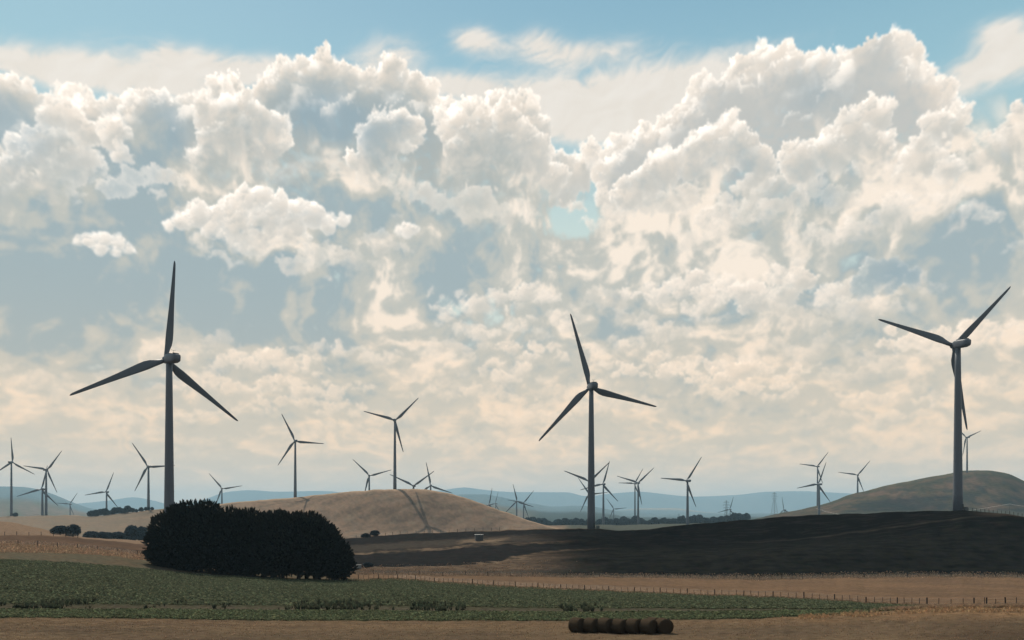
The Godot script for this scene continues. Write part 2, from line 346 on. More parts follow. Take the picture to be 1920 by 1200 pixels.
# the whole sphere of sky: the part above, and round it the same air with clouds of the same kind
func around_sky(col: PackedVector3Array) -> Image:
	var w := 1024
	var h := 512
	var big := fast_noise(71, 5, 0.55)
	var rough := Image.create(w, h, false, Image.FORMAT_RGBF)
	for j in h:
		var el := 90.0 - (j + 0.5) / h * 180.0
		for i in w:
			var az := (i + 0.5) / w * 360.0 - 180.0
			var c := air(az, el)
			if el < 0.0:
				c = Vector3(0.20, 0.18, 0.16)
			else:
				var e := deg_to_rad(el)
				var a := deg_to_rad(az)
				var d := Vector3(sin(a) * cos(e), sin(e), -cos(a) * cos(e))
				var p := Vector2(d.x, d.z) / (d.y + 0.16)
				var v := big.get_noise_2d(p.x * 0.55, p.y * 0.55)
				var toward := smoothstep(-0.6, 0.9, d.dot(Vector3(-0.34, 0.695, -0.635)))
				# thick towards the sun and low down, broken and thin elsewhere
				var f := clampf(smoothstep(0.12, 0.5, v + 0.3 * toward + 0.35 * (1.0 - smoothstep(6.0, 30.0, el))) * 0.85, 0.0, 1.0)
				var low := 1.0 - smoothstep(3.0, 25.0, el)
				c = c.lerp(Vector3(0.66, 0.67, 0.67).lerp(Vector3(0.64, 0.59, 0.53), low) * lerpf(0.6, 1.15, toward), f)
			rough.set_pixel(i, j, Color(c.x, c.y, c.z))
	rough.resize(4096, 2048, Image.INTERPOLATE_BILINEAR)
	var x0 := int((180.0 + SKY_LEFT) * PPD)
	var y0 := int((90.0 - SKY_TOP) * PPD)
	for j in SKY_H:
		for i in SKY_W:
			var c := col[j * SKY_W + i]
			var in_ := minf(minf(i, SKY_W - 1 - i) / 50.0, j / 12.0)
			var q := Color(c.x, c.y, c.z)
			if in_ < 1.0:
				q = rough.get_pixel(x0 + i, y0 + j).lerp(q, smoothstep(0.0, 1.0, in_))
			if SKY_TOP - (j + 0.5) / PPD > 0.0:
				rough.set_pixel(x0 + i, y0 + j, q)
	# ahead is the seam of a panorama: turn it half round
	var turned_ := Image.create(4096, 2048, false, Image.FORMAT_RGBF)
	turned_.blit_rect(rough, Rect2i(2048, 0, 2048, 2048), Vector2i(0, 0))
	turned_.blit_rect(rough, Rect2i(0, 0, 2048, 2048), Vector2i(2048, 0))
	return turned_

# ---------------------------------------------------------------- helpers
var taken := {}

func numbered(called: String) -> String:
	var n: int = taken.get(called, -1) + 1
	taken[called] = n
	return called if n == 0 else "%s_%03d" % [called, n]

func tag(o: Node3D, label: String, category := "", group := "", kind := "") -> Node3D:
	o.set_meta("label", label)
	if category:
		o.set_meta("category", category)
	if group:
		o.set_meta("group", group)
	if kind:
		o.set_meta("kind", kind)
	return o

func thing(called: String, label: String, category: String, at := Vector3.ZERO, turn := 0.0, group := "") -> Node3D:
	var o := Node3D.new()
	o.name = numbered(called)
	add_child(o)
	o.position = at
	o.rotation.y = turn
	tag(o, label, category, group)
	return o

func part(called: String, mesh: Mesh, mat: Material, parent: Node3D) -> MeshInstance3D:
	var o := MeshInstance3D.new()
	o.mesh = mesh
	o.material_override = mat
	o.name = called
	parent.add_child(o, true)
	return o

func root_mesh(called: String, mesh: Mesh, mat: Material) -> MeshInstance3D:
	var o := MeshInstance3D.new()
	o.mesh = mesh
	o.material_override = mat
	o.name = numbered(called)
	add_child(o)
	return o

func matte(c: Color, rough := 0.9, spec := 0.3) -> StandardMaterial3D:
	var m := StandardMaterial3D.new()
	m.albedo_color = c.linear_to_srgb()
	m.roughness = rough
	m.metallic_specular = spec
	return m

func noise_picture(seed_: int, size: int, freq: float, low: float, high: float, octaves := 5, stretch := 1) -> ImageTexture:
	var n := fast_noise(seed_, octaves, 0.6)
	n.frequency = freq
	var im := n.get_seamless_image(size, size)
	im.convert(Image.FORMAT_RGB8)
	if stretch > 1:
		im.resize(size, size / stretch, Image.INTERPOLATE_LANCZOS)
		var long := Image.create(size, size, false, Image.FORMAT_RGB8)
		for k in stretch:
			long.blit_rect(im, Rect2i(0, 0, size, size / stretch), Vector2i(0, k * size / stretch))
		im = long
	for j in size:
		for i in size:
			var v := lerpf(low, high, smoothstep(0.18, 0.82, im.get_pixel(i, j).r))
			im.set_pixel(i, j, Color(v, v, v).linear_to_srgb())
	return ImageTexture.create_from_image(im)

# tri a, b, c facing the way of `out`
func tri(st: SurfaceTool, a: Vector3, b: Vector3, c: Vector3, out: Vector3) -> void:
	if (a - c).cross(a - b).dot(out) < 0.0:
		var t := b
		b = c
		c = t
	st.add_vertex(a)
	st.add_vertex(b)
	st.add_vertex(c)

func quad(st: SurfaceTool, a: Vector3, b: Vector3, c: Vector3, d: Vector3, out: Vector3) -> void:
	tri(st, a, b, c, out)
	tri(st, a, c, d, out)

func begin(smooth := true) -> SurfaceTool:
	var st := SurfaceTool.new()
	st.begin(Mesh.PRIMITIVE_TRIANGLES)
	st.set_smooth_group(0 if smooth else -1)
	return st

func finish(st: SurfaceTool) -> ArrayMesh:
	st.index()
	st.generate_normals()
	return st.commit()

# a skin over rings of equally many points
func loft(st: SurfaceTool, rings: Array, cap := true) -> void:
	var mids: Array[Vector3] = []
	for r in rings:
		var m := Vector3.ZERO
		for p in r:
			m += p
		mids.append(m / r.size())
	for k in rings.size() - 1:
		var a: PackedVector3Array = rings[k]
		var b: PackedVector3Array = rings[k + 1]
		for i in a.size():
			var i2 := (i + 1) % a.size()
			var mid := (a[i] + a[i2] + b[i] + b[i2]) / 4.0
			quad(st, a[i], a[i2], b[i2], b[i], mid - (mids[k] + mids[k + 1]) / 2.0)
	if cap:
		for e in [0, rings.size() - 1]:
			var out: Vector3 = mids[e] - mids[1 if e == 0 else e - 1]
			var r: PackedVector3Array = rings[e]
			for i in r.size():
				tri(st, mids[e], r[i], r[(i + 1) % r.size()], out)

func ring(center: Vector3, rx: float, rz: float, count: int, x_axis := Vector3.RIGHT, z_axis := Vector3.BACK) -> PackedVector3Array:
	var p := PackedVector3Array()
	for i in count:
		var a := TAU * i / count
		p.append(center + x_axis * cos(a) * rx + z_axis * sin(a) * rz)
	return p

func bar(st: SurfaceTool, a: Vector3, b: Vector3, thick: float, sides := 4) -> void:
	var d := (b - a).normalized()
	var x := d.cross(Vector3.UP if absf(d.y) < 0.9 else Vector3.RIGHT).normalized()
	var z := d.cross(x)
	loft(st, [ring(a, thick / 2.0, thick / 2.0, sides, x, z), ring(b, thick / 2.0, thick / 2.0, sides, x, z)])

# a box with cut corners, standing on y = 0 unless lifted
func block(st: SurfaceTool, c: Vector3, s: Vector3, bevel: float) -> void:
	var rings := []
	for k in [[-s.y / 2.0, bevel], [-s.y / 2.0 + bevel, 0.0], [s.y / 2.0 - bevel, 0.0], [s.y / 2.0, bevel]]:
		var x: float = s.x / 2.0 - k[1]
		var z: float = s.z / 2.0 - k[1]
		var b := bevel
		rings.append(PackedVector3Array([c + Vector3(x, k[0], z - b), c + Vector3(x - b, k[0], z), c + Vector3(b - x, k[0], z), c + Vector3(-x, k[0], z - b), c + Vector3(-x, k[0], b - z), c + Vector3(b - x, k[0], -z), c + Vector3(x - b, k[0], -z), c + Vector3(x, k[0], b - z)]))
	loft(st, rings)

# ---------------------------------------------------------------- the land: lofted over crest, foot and boundary lines, nearest first (world points)
var land_lines := [
	[Vector3(-4.1, -1.90, -4), Vector3(4.0, -1.90, -4)],
	[Vector3(-30.5, -6.89, -30), Vector3(30.1, -6.89, -30)],
	[Vector3(-63.0, -10.90, -62), Vector3(62.2, -10.90, -62)],
	[Vector3(-83.3, -12.12, -82), Vector3(82.2, -12.12, -82)],
	[Vector3(-93.4, -11.86, -92), Vector3(-57.5, -11.86, -92), Vector3(-22.3, -12.56, -95), Vector3(8.8, -12.69, -96), Vector3(27.8, -12.63, -97), Vector3(42.5, -12.62, -102), Vector3(54.8, -12.73, -108), Vector3(75.8, -12.98, -112), Vector3(112.3, -12.98, -112)],
	[Vector3(-105.6, -12.19, -104), Vector3(-65.0, -12.26, -104), Vector3(-25.1, -12.75, -107), Vector3(2.8, -12.96, -107), Vector3(25.5, -12.84, -106), Vector3(45.4, -12.99, -109), Vector3(56.9, -13.09, -112), Vector3(78.5, -13.29, -116), Vector3(116.3, -13.29, -116)],
	[Vector3(-172.7, -8.30, -170), Vector3(-118.8, -11.01, -190), Vector3(-102.8, -12.19, -195), Vector3(-85.9, -14.32, -200), Vector3(-77.4, -15.62, -205), Vector3(-66.4, -16.66, -208), Vector3(-55.7, -17.55, -214), Vector3(-46.2, -18.36, -222), Vector3(-34.4, -19.12, -235), Vector3(-8.4, -19.18, -215), Vector3(17.8, -18.66, -195), Vector3(38.7, -17.77, -175), Vector3(47.3, -17.08, -165), Vector3(56.4, -16.33, -152), Vector3(62.9, -15.63, -138), Vector3(65.0, -14.79, -128), Vector3(68.4, -14.49, -125), Vector3(78.8, -14.27, -126), Vector3(126.3, -14.27, -126)],
	[Vector3(-218.4, -8.40, -215), Vector3(-134.4, -10.50, -215), Vector3(-116.0, -11.17, -220), Vector3(-99.7, -13.01, -222), Vector3(-95.4, -13.88, -222), Vector3(-79.1, -16.41, -225), Vector3(-50.0, -18.75, -240), Vector3(-36.6, -19.61, -250), Vector3(-9.4, -20.00, -240), Vector3(20.5, -20.07, -225), Vector3(47.6, -20.16, -215), Vector3(70.3, -19.53, -200), Vector3(91.5, -19.17, -190), Vector3(185.5, -19.27, -185)],
	[Vector3(-264.1, -7.62, -260), Vector3(-159.4, -9.63, -255), Vector3(-142.8, -10.29, -255), Vector3(-114.6, -13.28, -255), Vector3(-91.4, -16.93, -260), Vector3(-56.2, -20.39, -270), Vector3(-40.3, -20.95, -275), Vector3(-3.6, -21.88, -280), Vector3(31.2, -22.40, -282), Vector3(65.6, -22.60, -280), Vector3(86.2, -22.64, -276), Vector3(115.7, -22.40, -282), Vector3(142.4, -22.37, -284), Vector3(177.5, -22.56, -284), Vector3(284.7, -22.56, -284)],
	[Vector3(-304.7, -7.81, -300), Vector3(-187.5, -8.59, -300), Vector3(-178.1, -8.59, -300), Vector3(-168.0, -8.79, -300), Vector3(-156.2, -9.77, -300), Vector3(-134.8, -12.11, -300), Vector3(-105.5, -16.60, -300), Vector3(-62.5, -20.31, -300), Vector3(-43.9, -20.31, -300), Vector3(-11.9, -19.86, -305), Vector3(16.1, -18.57, -310), Vector3(38.6, -17.06, -312), Vector3(69.1, -16.25, -312), Vector3(109.7, -14.22, -312), Vector3(150.3, -13.20, -312), Vector3(195.0, -13.20, -312), Vector3(312.8, -14.22, -312)],
	[Vector3(-350.4, -11.68, -345), Vector3(-212.5, -11.73, -340), Vector3(-190.4, -11.95, -340), Vector3(-155.0, -14.38, -345), Vector3(-121.3, -18.42, -345), Vector3(-71.9, -19.09, -345), Vector3(-51.3, -18.68, -350), Vector3(-13.7, -15.95, -350), Vector3(9.1, -14.81, -350), Vector3(31.9, -14.13, -350), Vector3(66.1, -13.44, -350), Vector3(108.8, -12.46, -348), Vector3(144.2, -8.56, -346), Vector3(166.7, -5.63, -346), Vector3(189.2, -2.70, -346), Vector3(203.9, -1.59, -348), Vector3(218.8, -2.05, -350), Vector3(259.8, -5.70, -350), Vector3(350.9, -9.11, -350)],
	[Vector3(-467.2, 0.00, -460), Vector3(-317.4, -2.40, -460), Vector3(-287.5, -5.09, -460), Vector3(-275.5, -6.89, -460), Vector3(-266.5, -8.98, -460), Vector3(-254.6, -11.68, -460), Vector3(-239.6, -14.08, -460), Vector3(-206.6, -16.17, -460), Vector3(-161.7, -18.57, -460), Vector3(-105.5, -15.82, -450), Vector3(-83.1, -14.04, -440), Vector3(-56.0, -11.76, -430), Vector3(-27.7, -10.54, -426), Vector3(-12.5, -9.98, -426), Vector3(0.0, -9.24, -430), Vector3(19.8, -8.90, -434), Vector3(42.0, -8.80, -436), Vector3(52.0, -9.43, -420), Vector3(63.0, -9.25, -412), Vector3(85.1, -6.28, -402), Vector3(107.7, -4.23, -394), Vector3(121.9, -2.79, -390), Vector3(142.5, -1.25, -384), Vector3(163.3, -0.62, -380), Vector3(181.1, 0.24, -376), Vector3(203.2, 0.61, -376), Vector3(217.9, 0.00, -376), Vector3(225.2, -0.73, -376), Vector3(235.0, -1.96, -376), Vector3(279.1, -7.34, -376), Vector3(377.0, -12.24, -376)],
	[Vector3(-629.7, -16.15, -620), Vector3(-387.5, -17.36, -620), Vector3(-343.1, -20.18, -620), Vector3(-278.5, -23.01, -620), Vector3(-218.0, -25.43, -620), Vector3(-125.0, -22.66, -600), Vector3(-75.5, -20.39, -580), Vector3(-16.4, -18.96, -560), Vector3(54.0, -16.04, -560), Vector3(124.0, -14.58, -560), Vector3(196.9, -9.11, -560), Vector3(302.6, -7.29, -560), Vector3(350.0, -9.11, -560), Vector3(561.5, -18.23, -560)],
	[Vector3(-1015.6, -16.28, -1000), Vector3(-625.0, -16.28, -1000), Vector3(-559.9, -18.88, -1000), Vector3(-510.4, -22.33, -980), Vector3(-431.2, -26.88, -960), Vector3(-323.4, -28.75, -920), Vector3(-238.5, -29.88, -900), Vector3(-125.5, -28.65, -880), Vector3(-34.0, -27.75, -870), Vector3(0.0, -25.76, -860), Vector3(41.5, -22.14, -850), Vector3(140.6, -23.44, -900), Vector3(316.4, -14.65, -900), Vector3(902.3, -14.65, -900)],
	[Vector3(-1320.3, -1.69, -1300), Vector3(-897.1, -5.08, -1300), Vector3(-812.5, -7.19, -1300), Vector3(-702.5, -5.08, -1300), Vector3(-653.2, -6.61, -1270), Vector3(-613.5, -4.44, -1240), Vector3(-567.2, -0.79, -1210), Vector3(-524.6, 2.31, -1185), Vector3(-419.3, 10.48, -1150), Vector3(-351.6, 16.11, -1125), Vector3(-292.3, 19.75, -1103), Vector3(-250.8, 22.64, -1070), Vector3(-201.2, 25.82, -1030), Vector3(-171.0, 27.29, -1010), Vector3(-142.3, 27.94, -998), Vector3(-109.0, 27.38, -985), Vector3(-82.5, 24.12, -975), Vector3(-62.8, 18.85, -965), Vector3(-37.1, 10.21, -950), Vector3(-12.2, 1.52, -935), Vector3(6.0, -4.52, -925), Vector3(23.8, -11.32, -915), Vector3(44.2, -17.09, -905), Vector3(64.8, -20.62, -905), Vector3(117.5, -22.88, -950), Vector3(221.4, -20.83, -1000), Vector3(351.6, -14.32, -1000), Vector3(1002.6, -13.02, -1000)],
	[Vector3(-1523.4, -11.72, -1500), Vector3(-937.5, -11.72, -1500), Vector3(-732.3, -12.53, -1480), Vector3(-510.4, -4.56, -1400), Vector3(-357.7, 0.00, -1350), Vector3(-185.4, 4.23, -1300), Vector3(-81.4, 4.07, -1250), Vector3(0.0, -11.72, -1200), Vector3(58.6, -19.53, -1200), Vector3(148.4, -19.53, -1200), Vector3(265.6, -17.19, -1200), Vector3(390.6, -13.02, -1250), Vector3(457.0, -10.16, -1300), Vector3(569.5, -6.15, -1350), Vector3(765.6, -7.29, -1400), Vector3(1403.6, -13.67, -1400)],
	[Vector3(-1929.7, -30.92, -1900), Vector3(-1187.5, -30.92, -1900), Vector3(-816.4, -37.11, -1900), Vector3(-123.7, -39.58, -1900), Vector3(49.5, -39.58, -1900), Vector3(235.0, -39.58, -1900), Vector3(482.4, -34.64, -1900), Vector3(554.0, -13.25, -1850), Vector3(638.3, 3.61, -1850), Vector3(698.6, 16.86, -1850), Vector3(770.8, 40.95, -1850), Vector3(819.0, 52.99, -1850), Vector3(867.2, 63.83, -1850), Vector3(975.6, 84.31, -1850), Vector3(1011.7, 90.93, -1850), Vector3(1071.9, 93.95, -1850), Vector3(1120.1, 85.51, -1850), Vector3(1156.2, 71.06, -1850), Vector3(1252.6, 36.13, -1850), Vector3(1493.5, 12.04, -1850), Vector3(1854.8, 6.02, -1850)],
	[Vector3(-2640.6, -44.01, -2600), Vector3(710.9, -44.01, -2600), Vector3(914.1, -33.85, -2600), Vector3(1421.9, 8.46, -2600), Vector3(1760.4, 0.00, -2600), Vector3(2606.8, -10.16, -2600)],
	[Vector3(-8835.9, 169.92, -8700), Vector3(-6003.9, 243.55, -8700), Vector3(-5437.5, 260.55, -8700), Vector3(-5210.9, 257.71, -8700), Vector3(-5041.0, 232.23, -8700), Vector3(-4871.1, 181.25, -8700), Vector3(-4701.2, 113.28, -8700), Vector3(-4474.6, 39.65, -8700), Vector3(-4191.4, -5.66, -8700), Vector3(-3738.3, -16.99, -8700), Vector3(-1472.7, -5.66, -8700), Vector3(-1019.5, 67.97, -8700), Vector3(-736.3, 141.60, -8700), Vector3(-509.8, 181.25, -8700), Vector3(-339.8, 181.25, -8700), Vector3(-56.6, 141.60, -8700), Vector3(226.6, 84.96, -8700), Vector3(453.1, 56.64, -8700), Vector3(736.3, 65.14, -8700), Vector3(906.2, 50.98, -8700), Vector3(1132.8, 11.33, -8700), Vector3(1642.6, -11.33, -8700), Vector3(2492.2, -16.99, -8700), Vector3(8722.7, -11.33, -8700)],
	[Vector3(-11679.7, -29.95, -11500), Vector3(1048.2, -22.46, -11500), Vector3(1422.5, 7.49, -11500), Vector3(1796.9, 48.67, -11500), Vector3(2246.1, 52.41, -11500), Vector3(2770.2, -7.49, -11500), Vector3(3294.3, -29.95, -11500), Vector3(11529.9, -29.95, -11500)],
	[Vector3(-13203.1, -42.32, -13000), Vector3(13033.9, -42.32, -13000)],
	[Vector3(-16757.8, 214.84, -16500), Vector3(-9238.3, 150.39, -16500), Vector3(-8916.0, 161.13, -16500), Vector3(-8164.1, 225.59, -16500), Vector3(-7627.0, 295.41, -16500), Vector3(-7197.3, 225.59, -16500), Vector3(-6875.0, 150.39, -16500), Vector3(-6337.9, 204.10, -16500), Vector3(-6015.6, 322.27, -16500), Vector3(-5693.4, 408.20, -16500), Vector3(-5263.7, 440.43, -16500), Vector3(-4726.6, 408.20, -16500), Vector3(-3867.2, 424.32, -16500), Vector3(-3007.8, 375.98, -16500), Vector3(-2148.4, 375.98, -16500), Vector3(-1396.5, 440.43, -16500), Vector3(-966.8, 494.14, -16500), Vector3(-590.8, 451.17, -16500), Vector3(0.0, 402.83, -16500), Vector3(1074.2, 397.46, -16500), Vector3(1503.9, 322.27, -16500), Vector3(2041.0, 375.98, -16500), Vector3(2578.1, 408.20, -16500), Vector3(3115.2, 354.49, -16500), Vector3(3652.3, 311.52, -16500), Vector3(4511.7, 343.75, -16500), Vector3(5156.2, 408.20, -16500), Vector3(5800.8, 418.95, -16500), Vector3(6552.7, 386.72, -16500), Vector3(7949.2, 322.27, -16500), Vector3(16543.0, 322.27, -16500)],
	[Vector3(-19296.9, -98.96, -19000), Vector3(19049.5, -98.96, -19000)],
]
const T_COUNT := 641
const T_SPAN := 1.02
var line_y: Array[PackedFloat32Array] = []
var line_d: Array[PackedFloat32Array] = []
var lump := FastNoiseLite.new()

func t_of(i: int) -> float:
	# finer towards the middle, where the view goes
	var s := (i / float(T_COUNT - 1)) * 2.0 - 1.0
	return T_SPAN * (0.62 * s + 0.38 * s * s * s)

func read_lines() -> void:
	for l in land_lines:
		var ys := PackedFloat32Array()
		var ds := PackedFloat32Array()
		for i in T_COUNT:
			var t := t_of(i)
			var k := 0
			while k < l.size() - 2 and l[k + 1].x / -l[k + 1].z < t:
				k += 1
			var p0: Vector3 = l[maxi(k - 1, 0)]
			var p1: Vector3 = l[k]
			var p2: Vector3 = l[k + 1]
			var p3: Vector3 = l[mini(k + 2, l.size() - 1)]
			var t1 := p1.x / -p1.z
			var t2 := p2.x / -p2.z
			var f := clampf((t - t1) / (t2 - t1), 0.0, 1.0)
			# a gentle curve through the points that never overshoots them
			var slope := (p2.y - p1.y) / (t2 - t1)
			var m1 := slope
			var m2 := slope
			if k > 0:
				var before := (p1.y - p0.y) / maxf(t1 - p0.x / -p0.z, 0.001)
				m1 = 0.0 if before * slope <= 0.0 else 2.0 * before * slope / (before + slope)
			if k < l.size() - 2:
				var after := (p3.y - p2.y) / maxf(p3.x / -p3.z - t2, 0.001)
				m2 = 0.0 if after * slope <= 0.0 else 2.0 * after * slope / (after + slope)
			var h := t2 - t1
			ys.append(hermite(p1.y, p2.y, m1 * h, m2 * h, f))
			ds.append(lerpf(-p1.z, -p2.z, f))
		line_y.append(ys)
		line_d.append(ds)

func hermite(a: float, b: float, ma: float, mb: float, f: float) -> float:
	var f2 := f * f
	var f3 := f2 * f
	return a * (2.0 * f3 - 3.0 * f2 + 1.0) + ma * (f3 - 2.0 * f2 + f) + b * (3.0 * f2 - 2.0 * f3) + mb * (f3 - f2)

# height between two lines at column i
func between(i: int, k: int, f: float) -> float:
	var d1 := line_d[k][i]
	var d2 := line_d[k + 1][i]
	var y1 := line_y[k][i]
	var y2 := line_y[k + 1][i]
	var slope := (y2 - y1) / (d2 - d1)
	var m1 := slope
	var m2 := slope
	if k > 0:
		var s0 := (y1 - line_y[k - 1][i]) / (d1 - line_d[k - 1][i])
		m1 = 0.0 if s0 * slope <= 0.0 else 2.0 * s0 * slope / (s0 + slope)
	if k < line_y.size() - 2:
		var s3 := (line_y[k + 2][i] - y2) / (line_d[k + 2][i] - d2)
		m2 = 0.0 if s3 * slope <= 0.0 else 2.0 * s3 * slope / (s3 + slope)
	return hermite(y1, y2, m1 * (d2 - d1), m2 * (d2 - d1), f)

func bumps(x: float, z: float) -> float:
	var d := -z
	return clampf(d * 0.0011, 0.03, 3.0) * lump.get_noise_2d(x / clampf(d * 0.035, 2.0, 160.0), z / clampf(d * 0.05, 3.0, 220.0)) * smoothstep(0.0, 60.0, d)

# ground height, and the place between the lines (line number and share), at any point
func land_at(x: float, z: float) -> Vector2:
	var d := -z
	var t := x / d
	var lo := 0
	var hi := T_COUNT - 1
	while hi - lo > 1:
		var m := (lo + hi) / 2
		if t_of(m) <= t:
			lo = m
		else:
			hi = m
	var f := clampf((t - t_of(lo)) / (t_of(hi) - t_of(lo)), 0.0, 1.0)
	var y := Vector2.ZERO
	for q in 2:
		var i := lo if q == 0 else hi
		var k := 0
		while k < line_d.size() - 2 and line_d[k + 1][i] < d:
			k += 1
		var s := clampf((d - line_d[k][i]) / (line_d[k + 1][i] - line_d[k][i]), 0.0, 1.0)
		y += Vector2(between(i, k, s), k + s) * ((1.0 - f) if q == 0 else f)
	return Vector2(y.x + bumps(x, z), y.y)

func on_land(x: float, z: float) -> Vector3:
	return Vector3(x, land_at(x, z).x, z)

func land_sheet(called: String, label: String, from: int, upto: int, rows: Array, mat: Material) -> void:
	var pts := PackedVector3Array()
	var cols := PackedColorArray()
	var uvs := PackedVector2Array()
	var count := 0
	for k in range(from, upto):
		var n: int = rows[k - from]
		for r in range(n + (1 if k == upto - 1 else 0)):
			var f := float(r) / n
			for i in T_COUNT:
				var d := lerpf(line_d[k][i], line_d[k + 1][i], f)
				var x := t_of(i) * d
				pts.append(Vector3(x, between(i, k, f) + bumps(x, -d), -d))
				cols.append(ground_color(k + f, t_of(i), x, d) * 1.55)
			count += 1
	var normals := PackedVector3Array()
	normals.resize(pts.size())
	for r in count:
		for i in T_COUNT:
			var a := pts[r * T_COUNT + maxi(i - 1, 0)]
			var b := pts[r * T_COUNT + mini(i + 1, T_COUNT - 1)]
			var c := pts[maxi(r - 1, 0) * T_COUNT + i]
			var e := pts[mini(r + 1, count - 1) * T_COUNT + i]
			normals[r * T_COUNT + i] = (b - a).cross(e - c).normalized()
	var index := PackedInt32Array()
	for r in count - 1:
		for i in T_COUNT - 1:
			var a := r * T_COUNT + i
			index.append_array([a, a + T_COUNT, a + 1, a + 1, a + T_COUNT, a + T_COUNT + 1])
	var arrays := []
	arrays.resize(Mesh.ARRAY_MAX)
	arrays[Mesh.ARRAY_VERTEX] = pts
	arrays[Mesh.ARRAY_NORMAL] = normals
	arrays[Mesh.ARRAY_COLOR] = cols
	arrays[Mesh.ARRAY_INDEX] = index
	var m := ArrayMesh.new()
	m.add_surface_from_arrays(Mesh.PRIMITIVE_TRIANGLES, arrays)
	tag(root_mesh(called, m, mat), label, "", "", "structure")

func earth(seed_: int, scale_: Vector3, fine_scale: Vector3, low: float, bump: float, fine_low := 0.6) -> StandardMaterial3D:
	var m := StandardMaterial3D.new()
	m.vertex_color_use_as_albedo = true
	m.roughness = 1.0
	m.specular_mode = BaseMaterial3D.SPECULAR_DISABLED
	m.albedo_texture = noise_picture(seed_, 512, 0.02, low, 1.0)
	m.uv1_triplanar = true
	m.uv1_world_triplanar = true
	m.uv1_scale = scale_
	m.detail_enabled = true
	m.detail_blend_mode = BaseMaterial3D.BLEND_MODE_MUL
	m.detail_albedo = noise_picture(seed_ + 1, 512, 0.03, fine_low, 1.0)
	m.detail_uv_layer = BaseMaterial3D.DETAIL_UV_2
	m.uv2_triplanar = true
	m.uv2_world_triplanar = true
	m.uv2_scale = fine_scale
	if bump > 0.0:
		m.heightmap_enabled = true
		m.heightmap_texture = m.albedo_texture
		m.heightmap_scale = bump
	return m

var tint := FastNoiseLite.new()

func mixc(a: Color, b: Color, f: float) -> Color:
	return a.lerp(b, clampf(f, 0.0, 1.0))

func band(v: float, a: float, b: float, soft: float) -> float:
	return smoothstep(a - soft, a + soft, v) * (1.0 - smoothstep(b - soft, b + soft, v))

